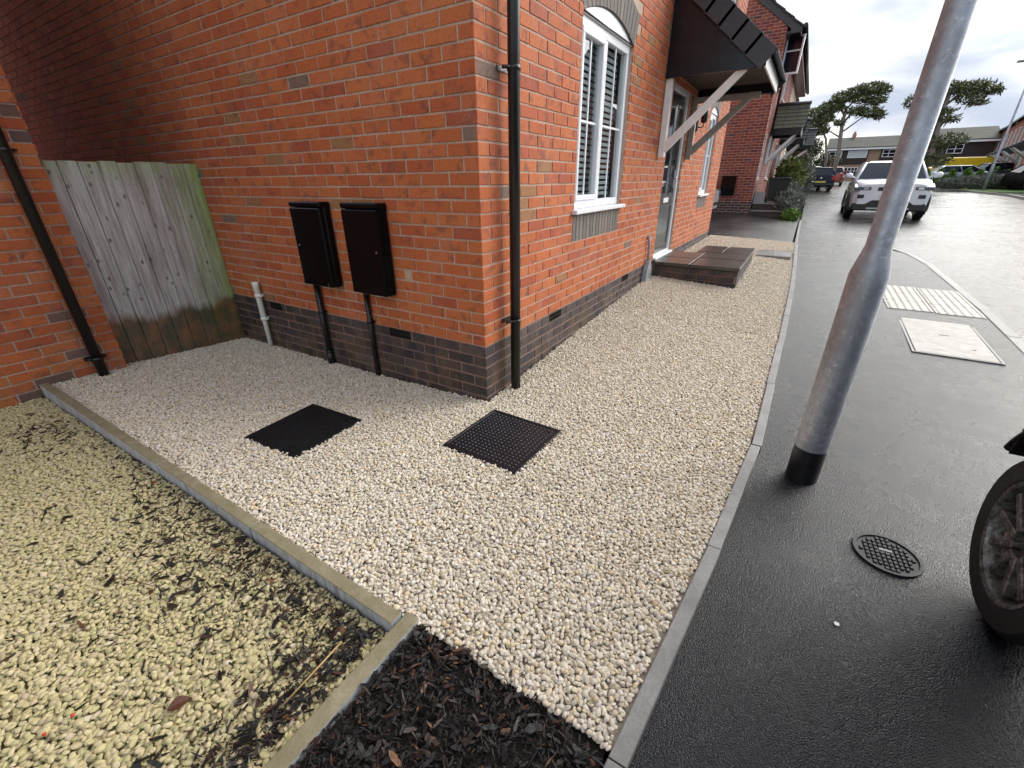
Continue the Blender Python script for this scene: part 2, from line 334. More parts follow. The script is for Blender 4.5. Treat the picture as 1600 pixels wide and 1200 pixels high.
fr = m.N('ShaderNodeFresnel'); fr.inputs['IOR'].default_value = 1.5; mx = m.N('ShaderNodeMixShader'); bf_ = m.N('ShaderNodeNewGeometry'); m.L(m.math('MULTIPLY', fr.outputs[0], m.math('SUBTRACT', 1.0, bf_.outputs['Backfacing'])), mx.inputs[0]); m.L(tr.outputs[0], mx.inputs[1]); m.L(gl.outputs[0], mx.inputs[2])
m.L(mx.outputs[0], m.n.nodes['Material Output'].inputs[0]); CLEAR = m.m
DARKROOM = plain('dark_interior', (.20, .19, .18), .9)
BLIND = plain('grey_curtain', (.42, .41, .42), .6)
DOORM = plain('dark_grey_door', (.055, .063, .062), .22, var=.15, scale=8)
CHROME = plain('chrome', (.6, .6, .62), .15, 1)
# weathered fence boards: grey wood, green algae at the top and the house side, damp dark foot
m = Mat('weathered_fence_wood', .8); sh = m.shade(); v = m.coord('pos', scale=(8, 8, .35), off=m.shade_off(sh)); gr = m.noise(v, 6, 6, .7, 1.2); P = m.coord('pos'); s_ = m.sep(P)
c = m.ramp(gr, [(.32, (.24, .20, .175)), (.42, (.44, .41, .385)), (.56, (.60, .57, .545)), (.72, (.72, .69, .67))])
c = m.mix(m.ramp(m.noise(m.coord('pos', scale=(3, 3, .4)), 3, 4, .6), [(.45, 0.0), (.68, .6)]), c, (.17, .115, .08))
wob = m.math('MULTIPLY', m.math('SUBTRACT', m.noise(m.coord('pos', scale=(1, 1, .3)), 7, 5, .65), .5), .5)
g_top = m.math('MULTIPLY', m.ramp(m.math('ADD', s_[2], wob), [(0, 0.0), (1, 1.0)]), 1.0)
zt = m.math('ADD', s_[2], wob); yt = m.math('ADD', s_[1], wob)
mrt = m.N('ShaderNodeMapRange'); mrt.inputs[1].default_value = 1.36; mrt.inputs[2].default_value = 1.74; m.L(zt, mrt.inputs[0])
mry = m.N('ShaderNodeMapRange'); mry.inputs[1].default_value = -.34; mry.inputs[2].default_value = .02; m.L(yt, mry.inputs[0])
gf = m.math('MULTIPLY', m.math('MAXIMUM', mrt.outputs[0], mry.outputs[0]), .8, True)
c = m.mix(gf, c, m.mix(m.ramp(gr, [(.35, 0.0), (.7, 1.0)]), (.16, .27, .02), (.34, .50, .11)))
mrb = m.N('ShaderNodeMapRange'); mrb.inputs[1].default_value = .36; mrb.inputs[2].default_value = .28; m.L(m.math('ADD', s_[2], m.math('MULTIPLY', wob, .55)), mrb.inputs[0])
c = m.mix(m.math('MULTIPLY', mrb.outputs[0], .9), c, m.ramp(m.noise(P, 6, 5, .6), [(.35, (.045, .05, .012)), (.5, (.12, .07, .02)), (.65, (.25, .095, .03))]))
kn = m.math('ADD', m.voro(m.coord('pos', scale=(1, 1.25, .75), off=m.shade_off(sh)), 11), m.math('MULTIPLY', m.math('SUBTRACT', m.noise(P, 35, 3, .6), .5), .22)); c = m.mix(m.ramp(kn, [(.0, .85), (.09, .7), (.19, 0.0)]), c, (.07, .055, .048))
m.color(c); m.bump(gr, .6, .006); FENCE = m.m
def foliage(name, a, b, c_):
    m = Mat(name, .6); g = m.N('ShaderNodeNewGeometry'); r = g.outputs['Random Per Island']; m.color(m.ramp(r, [(0, a), (.5, b), (1, c_)]))
    m.b.inputs['Subsurface Weight'].default_value = 0; return m.m
PINE = foliage('pine_needles', (.055, .075, .030), (.105, .125, .048), (.18, .19, .075))
BUSH = foliage('bush_leaf', (.06, .09, .02), (.13, .16, .04), (.22, .23, .08))
LAV = foliage('lavender_leaf', (.09, .11, .085), (.15, .175, .135), (.19, .17, .17))
CONIF = foliage('conifer_leaf', (.06, .12, .015), (.11, .22, .03), (.17, .30, .05))
DKBUSH = foliage('dark_leaf', (.02, .035, .012), (.04, .06, .02), (.09, .10, .02))
BARKM = plain('tree_bark', (.24, .20, .18), .85, var=.3, bump=.6)
exec_later = []

# ------------------------------------------------------------------ setting: sheets
def sheet(name, xs, ys, zf, mat, dz=0, **k):
    mb = MB(); nx, ny = len(xs), len(ys)
    mb.v = [(x, y, zf(x, y) + dz) for y in ys for x in xs]
    for j in range(ny - 1):
        for i in range(nx - 1): mb.face([j * nx + i, j * nx + i + 1, (j + 1) * nx + i + 1, (j + 1) * nx + i], 0, True)
    return mb.obj(name, mat, fixn=False, **k)
YS = [-30, -12, -6, -3, -1.5, 0, 1, 2, 3, 4, 5, 6, 7, 8, 9, 10, 12, 14, 16, 18, 22, 26, 30, 36, 42, 50, 60, 80, 120, 500]
sheet('ground', [-500, -60, -20, -6, -3, 0, 2, 4, 8, 12, 20, 40, 90, 500], YS, lambda x, y: base_z(y) - .3, FARG, kind='structure')
KX = lambda y: itp(y, [-6, -1.5, -.63, .29, 1.3, 2.3, 4.4, 9, 60], [1.12, 1.467, 1.556, 1.629, 1.642, 1.657, 1.667, 1.60, 1.5])
# road: everything right of the edging, at tarmac level
RY = [-30, -12] + [v * .5 for v in range(-12, 41)] + [22, 26, 30, 34, 38, 44, 50, 60, 76]
mb = MB(); NR = 14
for y in RY:
    x0 = KX(y) + .045
    for i in range(NR): mb.v.append((x0 + (14.0 - x0) * (i / (NR - 1)), y, pave_z(y) - .018))
for j in range(len(RY) - 1):
    for i in range(NR - 1): mb.face([j * NR + i, j * NR + i + 1, (j + 1) * NR + i + 1, (j + 1) * NR + i], 0, True)
mb.obj('road', ROADM, fixn=False, kind='structure')
# pavement slab sheet, flush dropped kerb on its road side
PR = lambda y: itp(y, [-30, 2, 4.2, 5.4, 7, 8.1, 9.2, 10.4, 11.5], [3.38, 3.40, 3.44, 3.42, 3.40, 3.28, 2.95, 2.4, 1.75])
mb = MB(); PY = [-30, -12] + [v * .5 for v in range(-12, 24)]; NR = 6
for y in PY:
    x0 = KX(y) + .045
    for i in range(NR): mb.v.append((x0 + (PR(y) - x0) * (i / (NR - 1)), y, pave_z(y) - (.012 if i == NR - 1 and y > 8 else 0)))
for j in range(len(PY) - 1):
    for i in range(NR - 1): mb.face([j * NR + i, j * NR + i + 1, (j + 1) * NR + i + 1, (j + 1) * NR + i], 0, True)
mb.obj('pavement', PAVE, fixn=False, kind='structure')
# dropped kerb stones
kerb = empty('kerb', (3.45, 5, 0), 'pale flush dropped kerb between pavement and road beside the blister paving', 'kerb')
ky = -3.0
while ky < 8.0:
    y0, y1 = ky + .004, ky + .91
    mb = MB(); xa, xb = PR(y0), PR(y1)
    bl = 4.0 < (y0 + y1) / 2 < 5.4
    z0, z1 = pave_z(y0), pave_z(y1); h = .006 if y0 > 3.2 else .004
    vs = [(xa, y0, z0 - .08), (xa + .095, y0, z0 - .08), (xb + .095, y1, z1 - .08), (xb, y1, z1 - .08), (xa, y0, z0 + h), (xa + .095, y0, z0 + h - .008), (xb + .095, y1, z1 + h - .008), (xb, y1, z1 + h)]
    mb.add([(v[0] - 3.45, v[1] - 5, v[2]) for v in vs], [(0, 3, 2, 1), (4, 5, 6, 7), (0, 1, 5, 4), (1, 2, 6, 5), (2, 3, 7, 6), (3, 0, 4, 7)])
    mb.obj('kerb_stone', KERBWET, kerb); ky += .914
# driveway between the houses
sheet('driveway', [-9, -6, -3, -1, 0, .8, 1.2, 1.56], [8.46, 9, 10, 11, 12, 13, 14, 15], lambda x, y: drive_z(x, y), DRIVEM, kind='structure')
# far surfaces on the right
def far_pt(x36, Y): return (1.58 + (x36 - 1.58) * (Y + 2.2) / 38.2)
mb = MB()
fk = [(8.6, 19.0), (9.3, 22.5), (9.9, 26.5), (10.2, 31), (9.6, 35.5), (8.2, 39.5), (7.9, 46), (8.4, 60)]
for x, y in fk: mb.v += [(x, y, base_z(y) - .01), (60, y, base_z(y) - .01)]
for i in range(len(fk) - 1): mb.face([2 * i, 2 * i + 1, 2 * i + 3, 2 * i + 2])
mb.obj('far_pavement', DRIVEM, fixn=False, kind='structure')
mb = MB()
fg = [(10.4, 32.6, 22), (9.0, 36.4, 24), (8.6, 41, 26), (8.9, 50, 30)]
for x, y, x2 in fg: mb.v += [(x, y, base_z(y) + .03), (x2, y, base_z(y) + .03)]
for i in range(len(fg) - 1): mb.face([2 * i, 2 * i + 1, 2 * i + 3, 2 * i + 2])
mb.obj('grass_verge', GRASS, fixn=False, kind='structure')
fkb = empty('far_kerb', (9, 30, .5), 'raised grey kerb curving along the far side of the road', 'kerb')
for i in range(len(fk) - 1):
    a, b = Vector(fk[i]), Vector(fk[i + 1]); n = max(1, int((b - a).length / .92)); d = (b - a).normalized(); nn = Vector((d.y, -d.x)) * .125
    for k in range(n):
        p, q = a.lerp(b, k / n) + d * .01, a.lerp(b, (k + 1) / n) - d * .01
        zz = base_z(p.y); mb = MB()
        pts = [p - nn, p, q, q - nn]
        mb.prism([(v.x - 9, v.y - 30) for v in pts], 'z', zz - .5 - .12, zz - .5 + .045); mb.obj('kerb_stone', COVERSTONE, fkb)

# ------------------------------------------------------------------ gravel
def inst_stuff(name, pts, rots, scl, idx, protos, label=None):
    """points carry rotation, size and kind; each one becomes a stone"""
    me = bpy.data.meshes.new(name); me.from_pydata([tuple(p) for p in pts], [], [])
    a = me.attributes.new('rot', 'FLOAT_VECTOR', 'POINT'); a.data.foreach_set('vector', np.array(rots, 'f').ravel())
    a = me.attributes.new('scl', 'FLOAT_VECTOR', 'POINT'); a.data.foreach_set('vector', np.array(scl, 'f').ravel())
    a = me.attributes.new('idx', 'INT', 'POINT'); a.data.foreach_set('value', np.array(idx, 'i').ravel())
    c = bpy.data.collections.new(name + '_shapes')
    for p in protos: c.objects.link(p)
    ng = bpy.data.node_groups.new(name + '_nodes', 'GeometryNodeTree')
    ng.interface.new_socket('Geometry', in_out='INPUT', socket_type='NodeSocketGeometry'); ng.interface.new_socket('Geometry', in_out='OUTPUT', socket_type='NodeSocketGeometry')
    gi = ng.nodes.new('NodeGroupInput'); go = ng.nodes.new('NodeGroupOutput'); ip = ng.nodes.new('GeometryNodeInstanceOnPoints')
    ci = ng.nodes.new('GeometryNodeCollectionInfo'); ci.inputs['Collection'].default_value = c; ci.inputs['Separate Children'].default_value = True; ci.inputs['Reset Children'].default_value = True
    ip.inputs['Pick Instance'].default_value = True
    def na(nm, t):
        n = ng.nodes.new('GeometryNodeInputNamedAttribute'); n.data_type = t; n.inputs['Name'].default_value = nm; return n.outputs[0]
    L = ng.links.new
    L(gi.outputs[0], ip.inputs['Points']); L(ci.outputs[0], ip.inputs['Instance']); L(na('idx', 'INT'), ip.inputs['Instance Index'])
    er = ng.nodes.new('FunctionNodeEulerToRotation'); L(na('rot', 'FLOAT_VECTOR'), er.inputs[0]); L(er.outputs[0], ip.inputs['Rotation']); L(na('scl', 'FLOAT_VECTOR'), ip.inputs['Scale'])
    L(ip.outputs[0], go.inputs[0])
    o = link(name, me, kind='stuff'); md = o.modifiers.new('stones', 'NODES'); md.node_group = ng
    if label: o['label'] = label
    return o
def pebble_proto(nm, mat, sq, amp, seed, sub=2):
    bm = bmesh.new(); bmesh.ops.create_icosphere(bm, subdivisions=sub, radius=.5); r = random.Random(seed)
    ax = [Vector((r.uniform(-1, 1), r.uniform(-1, 1), r.uniform(-1, 1))).normalized() for _ in range(7)]; cut = [r.uniform(.30, .43) for _ in ax]
    for v in bm.verts:
        for a_, c_ in zip(ax, cut):
            d = v.co.dot(a_)
            if d > c_: v.co -= a_ * (d - c_) * .85
        v.co *= 1 + r.uniform(-amp, amp); v.co = Vector((v.co.x * sq[0], v.co.y * sq[1], v.co.z * sq[2]))
    me = bpy.data.meshes.new(nm); bm.to_mesh(me); bm.free(); me.materials.append(mat); me.shade_smooth(); me.set_sharp_from_angle(angle=math.radians(38))
    return bpy.data.objects.new(nm, me)
def hexpts(x0, x1, y0, y1, s, jit, keep):
    out = []; y = y0; row = 0
    while y < y1:
        xs = np.arange(x0 + (s / 2 if row % 2 else 0), x1, s); row += 1
        jx = xs + nrg.uniform(-jit, jit, len(xs)) * s; jy = y + nrg.uniform(-jit, jit, len(xs)) * s
        for a, b in zip(jx, jy):
            if keep(a, b): out.append((a, b))
        y += s * .866
    return out
MH = [(-.762, -.905, .46, .485, math.radians(3)), (.371, -.366, .50, .505, math.radians(-2))]
def in_mh(x, y, pad=0):
    for cx, cy, sx, sy, a in MH:
        dx, dy = x - cx, y - cy; u = dx * math.cos(a) + dy * math.sin(a); v = -dx * math.sin(a) + dy * math.cos(a)
        if abs(u) < sx / 2 + pad and abs(v) < sy / 2 + pad: return True
    return False
def main_keep(x, y):
    if x < -3.08 or y < -1.527 + .004 * math.sin(x * 37): return False
    if x > .785 and y < -1.522 + .012 * math.sin(x * 21) + .008 * math.sin(x * 67) - .06 * max(0, x - 1.1): return False
    if x > KX(y) - .009: return False
    if y > 8.44: return False
    if y > -.012 and x < .012: return False
    if x > -3.0 and y < -1.5: pass
    if in_mh(x, y, -.006): return False
    if 3.86 < y < 5.82 and x < 1.07 and not (y > 4.99 and x < .33): return False
    if 6.34 < y < 7.01 and x > 1.06: return False
    return True
sheet('gravel_bed', [x * .1 for x in range(-32, 1)], [-1.535, -1.4, -1.2, -1, -.8, -.6, -.4, -.2, 0], gravel_z, GBASE, dz=-.012, kind='structure')
mb = MB(); gy = [-1.52, -1.2, -.8, -.4, 0, .5, 1, 1.5, 2, 2.5, 3, 3.6, 4.3, 5, 6, 7, 8, 8.46]; NX = 8
for y in gy:
    for i in range(NX): x = (KX(y) + .003) * i / (NX - 1); mb.v.append((x, y, gravel_z(x, y) - .012))
for j in range(len(gy) - 1):
    for i in range(NX - 1): mb.face([j * NX + i, j * NX + i + 1, (j + 1) * NX + i + 1, (j + 1) * NX + i], 0, True)
mb.obj('gravel_bed', GBASE, fixn=False, kind='structure')
protos = [pebble_proto('pebble_shape', PEBBLE, sq, .035, 11 + i) for i, sq in enumerate([(1, .82, .68), (1.1, .78, .6), (.95, .9, .72), (1.2, .72, .62), (1, .7, .8), (.9, .85, .6)])]
P = []; R = []; S = []; I = []
def stones(pts, zf, dz, smin, smax, nproto, flat=.55):
    for x, y in pts:
        s = rnd.uniform(smin, smax) * (1.0 if rnd.random() > .04 else 1.3)
        P.append((x, y, zf(x, y) + dz + rnd.uniform(-.003, .004))); R.append((rnd.gauss(0, flat), rnd.gauss(0, flat), rnd.uniform(0, 6.28)))
        S.append((s * rnd.uniform(.85, 1.2), s * rnd.uniform(.85, 1.1), s * rnd.uniform(.8, 1.1))); I.append(rnd.randrange(nproto))
stones(hexpts(-3.1, 1.7, -1.60, 2.2, .0155, .36, main_keep), gravel_z, -.004, .0155, .0245, 6, .35)
stones(hexpts(-3.1, 1.7, -1.60, 2.2, .0195, .42, main_keep), gravel_z, .003, .0145, .0245, 6, .4)
stones(hexpts(-.0, 1.7, 2.2, 8.5, .018, .36, main_keep), gravel_z, -.003, .017, .026, 6, .35)
stones(hexpts(-.0, 1.7, 2.2, 8.5, .030, .45, main_keep), gravel_z, .005, .016, .025, 6, .4)
inst_stuff('gravel', P, R, S, I, protos, 'cream and buff pebbles covering the front garden')
# neighbour's algae-green gravel
def g2z(x, y): return itp(x, [-3, -1, .7], [-.085, -.06, -.048])
def g2_keep(x, y): return x > -2.99 and y < -1.592 and x < .70 + .02 * (y + 1.6)
sheet('old_gravel_bed', [-3.0, -2.5, -2, -1.5, -1, -.5, 0, .4, .715], [-6, -5, -4, -3, -2.4, -2, -1.59], g2z, ABASE, dz=-.014, kind='structure')
protos2 = [pebble_proto('chipping_shape', ALGAE, sq, .05, 31 + i) for i, sq in enumerate([(1.05, .85, .62), (1.15, .8, .5), (1, .95, .65), (1.2, .78, .6)])]
P = []; R = []; S = []; I = []
stones(hexpts(-3.0, .75, -3.4, -1.59, .0165, .38, g2_keep), g2z, -.004, .017, .026, 4, .4)
stones(hexpts(-3.0, .75, -3.4, -1.59, .0195, .45, g2_keep), g2z, .004, .015, .025, 4, .4)
inst_stuff('old_gravel', P, R, S, I, protos2, 'yellow green algae tinted limestone chippings')
# bark mulch
def bark_proto(nm, seed):
    r = random.Random(seed); bm = bmesh.new(); n = 6; top = []; bot = []
    L_, W_ = 1.0, r.uniform(.07, .38)
    prof = [r.uniform(.55, 1.0) * W_ for _ in range(n)]; prof[0] *= .45; prof[-1] *= .35
    bend = r.uniform(-.12, .12)
    rows = []
    for i in range(n):
        t = i / (n - 1); x = (t - .5) * L_; o = bend * math.sin(t * 3.1); th = r.uniform(.05, .11)
        rows.append([bm.verts.new((x + r.uniform(-.04, .04), s * prof[i] / 2 + o, (th if k else -th) + .10 * math.cos(t * 3) * bend * 4 + r.uniform(-.015, .015))) for s, k in ((-1, 0), (1, 0), (1, 1), (-1, 1))])
    for i in range(n - 1):
        for k in range(4): bm.faces.new((rows[i][k], rows[i][(k + 1) % 4], rows[i + 1][(k + 1) % 4], rows[i + 1][k]))
    bm.faces.new(rows[0]); bm.faces.new(rows[-1][::-1]); bmesh.ops.recalc_face_normals(bm, faces=bm.faces)
    me = bpy.data.meshes.new(nm); bm.to_mesh(me); bm.free(); me.materials.append(BARK); return bpy.data.objects.new(nm, me)
bproto = [bark_proto('bark_shape', 50 + i) for i in range(7)]
P = []; R = []; S = []; I = []
def chips(n, gen, zf, lo, hi, tilt, dz):
    k = 0
    while k < n:
        x, y = gen(); k += 1
        if x is None: continue
        s = lo * (hi / lo) ** (rnd.random() ** 1.7); P.append((x, y, zf(x, y) + rnd.uniform(*dz))); R.append((rnd.gauss(0, tilt), rnd.gauss(0, tilt), rnd.uniform(0, 6.28)))
        S.append((s, s * rnd.uniform(.6, 1.3), s * rnd.uniform(.5, 1))); I.append(rnd.randrange(7))
def bed():
    y = rnd.uniform(-2.7, -1.50); x = rnd.uniform(.772, 1.47)
    if y > -1.518 + .012 * math.sin(x * 21) - .05 * max(0, x - 1.1) or x > KX(y) - .01: return None, None
    return x, y
chips(15000, bed, lambda x, y: -.024 + .016 * max(0, (.85 - x) / .08), .007, .040, .42, (-.012, .012))
chips(900, bed, lambda x, y: -.016, .02, .060, .25, (0, .010))
# spilled chips on the old gravel, thickest beside the edging
def spill():
    x = rnd.uniform(-2.6, .68); d = abs(rnd.gauss(0, .12)) + .0
    if rnd.random() > itp(x, [-2.6, -1.5, -.6, .2, .7], [.12, .15, .45, .85, 1]): return None, None
    return x, -1.60 - d
chips(3400, spill, g2z, .008, .034, .35, (.006, .022))
def spill2():
    x = rnd.gauss(-.05, .45); y = -1.62 - abs(rnd.gauss(0, .28))
    return (x, y) if x < .68 and y > -3 else (None, None)
chips(650, spill2, g2z, .010, .050, .25, (.010, .020))
def spill3():
    x = rnd.gauss(-2.2, .25); y = rnd.gauss(-1.78, .09)
    return (x, y) if y < -1.61 and x > -2.95 else (None, None)
chips(240, spill3, g2z, .010, .042, .25, (.008, .020))
def spill4():
    x = .66 - abs(rnd.gauss(0, .10)); y = rnd.uniform(-3.0, -1.62); return x, y
chips(1900, spill4, g2z, .010, .050, .35, (.004, .024))
inst_stuff('bark_mulch', P, R, S, I, bproto, 'wet dark bark chips filling the corner bed and spilling on the old gravel')
sheet('soil_bed', [.76, 1.0, 1.2, 1.45], [-3.4, -2.6, -2, -1.49], lambda x, y: -.034, SOIL, kind='structure')

# ------------------------------------------------------------------ edgings
edge = empty('path_edging', (1.6, 0, 0), 'slim grey concrete edging between the cream gravel and the wet pavement', 'edging')
y = .28 - .914 * 6
while y < 13.5:
    y0, y1 = y + .003, y + .911; mb = MB(); n = 4
    dzz = rnd.uniform(-.003, .003); dx = rnd.uniform(-.003, .003); b0 = len(mb.v)
    for i in range(n + 1):
        yy = y0 + (y1 - y0) * i / n; x = KX(yy) + dx; z = base_z(yy) + dzz - (0 if yy < 8.5 else .03)
        for px, pz in ((0, -.15), (.05, -.15), (.05, -.003), (.047, 0), (.003, 0), (0, -.003)): mb.v.append((x + px - 1.6, yy, z + pz))
    for i in range(n):
        for k in range(6): mb.face([i * 6 + k, i * 6 + (k + 1) % 6, (i + 1) * 6 + (k + 1) % 6, (i + 1) * 6 + k])
    mb.face(list(range(6))); mb.face([n * 6 + k for k in range(6)])
    mb.obj('edging_stone', CONC, edge); y += .914
edge2 = empty('garden_edging', (0, -1.56, 0), 'olive stained concrete edging separating the cream gravel from the greenish old gravel', 'edging')
def estone(x0, x1, y0, y1, z0, z1, rz=0, pv=(0, 0)):
    mb = MB(); mb.box(x0, x1, y0, y1, -.17, 0, 0, .003)
    for i, v in enumerate(mb.v):
        t = (v[0] - x0) / (x1 - x0) if abs(x1 - x0) > abs(y1 - y0) else (v[1] - y0) / (y1 - y0)
        mb.v[i] = (v[0], v[1] + 1.56, v[2] + z0 + (z1 - z0) * t)
    for i, f in enumerate(mb.f):
        zs = [mb.v[k][2] for k in f]; 
        if max(zs) - min(zs) > .08: mb.m[i] = 1
    o = mb.obj('edging_stone', [CONCMOSS, CONCSIDE], edge2); return o
xs = [-3.0, -1.955, -1.06, -.172, .70]
for a, b in zip(xs[:-1], xs[1:]):
    o = estone(a + .003, b - .003, -1.582 + rnd.uniform(-.002, .002), -1.532, itp(a, [-3, .7], [.018, .004]), itp(b, [-3, .7], [.018, .004]))
o = estone(.712, .766, -2.45, -1.515, .002, .004); o2 = estone(.705, .759, -3.4, -2.456, .0, .002)

# ------------------------------------------------------------------ brick walls
def brick_shape(L, H, D=.012, ch=.002, seed=0):
    L -= .002; H -= .002
    r = random.Random(seed); mb = MB()
    # local: x along wall 0..L, z up 0..H, front face at y=0, back y=D
    j = lambda a=.0012: r.uniform(-a, a)
    o = [(0, D, 0), (L, D, 0), (L, D, H), (0, D, H)]; m_ = [(0 + j(), ch, 0 + j()), (L + j(), ch, j()), (L + j(), ch, H + j()), (j(), ch, H + j())]
    f = [(ch + j(), 0, ch + j()), (L - ch + j(), 0, ch + j()), (L - ch + j(), 0, H - ch + j()), (ch + j(), 0, H - ch + j())]
    mb.add(o + m_ + f, [(8, 9, 10, 11)] + [(4 + a, 4 + (a + 1) % 4, 8 + (a + 1) % 4, 8 + a) for a in range(4)] + [(a, (a + 1) % 4, 4 + (a + 1) % 4, 4 + a) for a in range(4)])
    return mb
BS = {}
def brick_layout(u0, u1, v0, v1, row0, openings, phase, reject=None, clipf=None):
    """running bond; returns (u,v,L,H) in wall units. row index from v=0 line"""
    out = []; nrow = int(math.ceil((v1 - v0) / .075))
    for k in range(nrow):
        row = row0 + k; v = v0 + k * .075 + .005; H = min(.065, v1 - v - .003)
        if H < .02: continue
        start = u0 - (0 if (row + phase) % 2 else .1125)
        u = start
        while u < u1:
            a, b = max(u, u0), min(u + .215, u1)
            segs = [(a, b)]
            for (ou0, ou1, ov0, ov1) in openings:
                if ov0 < v + H * .6 and ov1 > v + H * .4:
                    ns = []
                    for (p, q) in segs:
                        if q <= ou0 or p >= ou1: ns.append((p, q))
                        else:
                            if p < ou0: ns.append((p, ou0))
                            if q > ou1: ns.append((ou1, q))
                    segs = ns
            for (p, q) in segs:
                if q - p > .02 and not (reject and reject((p + q) / 2, v + H / 2)):
                    out.append((p, v, q - p, H, row))
            u += .225
    return out
def shade_val(row, u):
    return rnd.random() * .995 + .001
def wall_panel(mb, rects, T):
    for (u0, u1, v0, v1) in rects: mb.add([T(a, b, c) for c in (.0, .1) for a, b in ((u0, v0), (u1, v0), (u1, v1), (u0, v1))], [(0, 1, 2, 3), (7, 6, 5, 4), (0, 4, 5, 1), (1, 5, 6, 2), (2, 6, 7, 3), (3, 7, 4, 0)])
def rects_minus(u0, u1, v0, v1, ops):
    us = sorted({u0, u1} | {max(u0, min(u1, o[i])) for o in ops for i in (0, 1)}); vs = sorted({v0, v1} | {max(v0, min(v1, o[i])) for o in ops for i in (2, 3)})
    out = []
    for i in range(len(us) - 1):
        run = None
        for j in range(len(vs) - 1):
            cu, cv = (us[i] + us[i + 1]) / 2, (vs[j] + vs[j + 1]) / 2
            inside = any(o[0] < cu < o[1] and o[2] < cv < o[3] for o in ops)
            if inside:
                if run: out.append(run); run = None
            else:
                run = (us[i], us[i + 1], run[2] if run else vs[j], vs[j + 1])
        if run: out.append(run)
    return out
def place_bricks(wall, lay, Ufun, mat, single, name='brick', focus=None):
    """Ufun(u,v,d)->world; single = how many of the nearest become objects of their own"""
    lay = sorted(lay, key=lambda b: (Vector(Ufun(b[0] + b[2] / 2, b[1], 0)) - CAM).length)
    o0 = Vector(Ufun(0, 0, 0)); ux = Vector(Ufun(1, 0, 0)) - o0; uz = Vector(Ufun(0, 1, 0)) - o0; uy = Vector(Ufun(0, 0, 1)) - o0
    Mw = Matrix((ux, uy, uz)).transposed()
    inv = wall.matrix_world.inverted() if False else None
    wl = Vector(wall.location) + (Vector(wall.parent.location) if wall.parent else Vector())
    for b in lay[:single]:
        key = (round(b[2], 3), round(b[3], 3), rnd.randrange(3), mat.name)
        if key not in BS: BS[key] = brick_shape(b[2], b[3], seed=len(BS)).mesh(name, [mat])
        o = link(name, BS[key], wall)
        d = rnd.uniform(-.0018, .0018)
        R3 = Mw.to_4x4() @ Matrix.Rotation(rnd.gauss(0, .004), 4, 'Y') @ Matrix.Rotation(rnd.gauss(0, .006), 4, 'Z')
        o.matrix_local = Matrix.Translation(Vector(Ufun(b[0], b[1], d)) - wl) @ R3
        o['shade'] = shade_val(b[4], b[0])
    rest = lay[single:]
    if rest:
        mb = MB()
        for b in rest:
            s = brick_shape(b[2], b[3], seed=rnd.randrange(9999)); d = rnd.uniform(-.0018, .0018); sh = shade_val(b[4], b[0])
            mb.add([tuple(Vector(Ufun(b[0] + x, b[1] + z, d + yy)) - wl) for (x, yy, z) in s.v], s.f, 0, False, sh)
        mb.obj(name, mat, wall, kind='stuff')

PT = .37   # top of the blue brick plinth
house = empty('brick_house', (0, 0, 0), 'orange brick house with dark blue brick plinth, meter boxes and black boarded porch', 'house')
# front openings (y0,y1,z0,z1)
W1 = (1.31, 2.43, 1.145, 2.56); W2 = (6.46, 7.22, 1.11, 2.45); D1 = (3.98, 4.93, .36, 2.42)
U1 = (1.31, 2.43, 3.55, 4.75); U2 = (6.46, 7.22, 3.55, 4.75)
ops = [W1, W2, D1, U1, U2]
vent_f = [(.92, 1.135, PT - .07, PT - .005), (2.72, 2.935, PT - .07, PT - .005)]
soldier1 = (1.29, 2.40, .895, 1.115); soldier2 = (6.44, 7.26, .89, 1.10)
def fan_reject(y, z): return (1.31 - (z - 2.44) * .30 < y < 2.43 + (z - 2.44) * .42 and 2.44 < z < 2.80) or (6.42 - .2 * (z - 2.4) < y < 7.26 + .2 * (z - 2.4) and 2.40 < z < 2.68)
Ff = lambda u, v, d: (-d, u, v)                     # front wall faces +X
Fg = lambda u, v, d: (-u, d, v)                     # gable wall faces -Y, u runs towards -X
gz0 = PT - .075 * 7; GL = 7.45
front = MB(); wall_panel(front, rects_minus(0.1, 8.2, gz0, 5.1, ops), lambda a, b, c: (-.0045 - c, a, b))
front = front.obj('front_wall', MORTAR, house)
gb = MB(); wall_panel(gb, [(.0045, GL, gz0, 5.1)], lambda a, b, c: (-a, .0045 + c, b))
# gable triangle above the eaves, and the rear and far walls
gb.prism([(-.0045, 5.1), (-3.7, 8.0), (-GL, 5.1)], 'y', .0045, .1)
gable = gb.obj('gable_wall', MORTAR, house)
mb = MB(); mb.box(-GL, -GL + .1, .1, 8.2, gz0, 5.1); mb.box(-GL + .1, -.11, 8.1, 8.2, gz0, 5.1); mb.prism([(-.0075, 5.1), (-3.7, 8.0), (-GL, 5.1)], 'y', 8.1, 8.2); mb.obj('rear_wall', ORANGE, house)
lay = brick_layout(0, 8.2, PT, 5.1, 0, ops + [soldier1, soldier2], 1, fan_reject)
lay_g = brick_layout(0, GL, PT, 5.1, 0, [], 0)
nearF = sorted(lay, key=lambda b: (Vector(Ff(b[0], b[1], 0)) - CAM).length); nearG = sorted(lay_g, key=lambda b: (Vector(Fg(b[0], b[1], 0)) - CAM).length)
place_bricks(front, lay, Ff, ORANGE, 150); place_bricks(gable, lay_g, Fg, ORANGE, 150)
vent_g = [(.682, .897, PT - .07, PT - .005), (2.30, 2.47, PT - .07, PT - .005)]
layp = brick_layout(0, 8.2, gz0, PT, 1, vent_f, 1); layq = brick_layout(0, GL, gz0, PT, 1, vent_g, 0)
mbp = MB(); wall_panel(mbp, [(0.0, 8.2, gz0, PT - .001)], lambda a, b, c: (-.0042 - c * .01, a + .0065, b)); mbp.obj('plinth', MORTAR_RED, house)
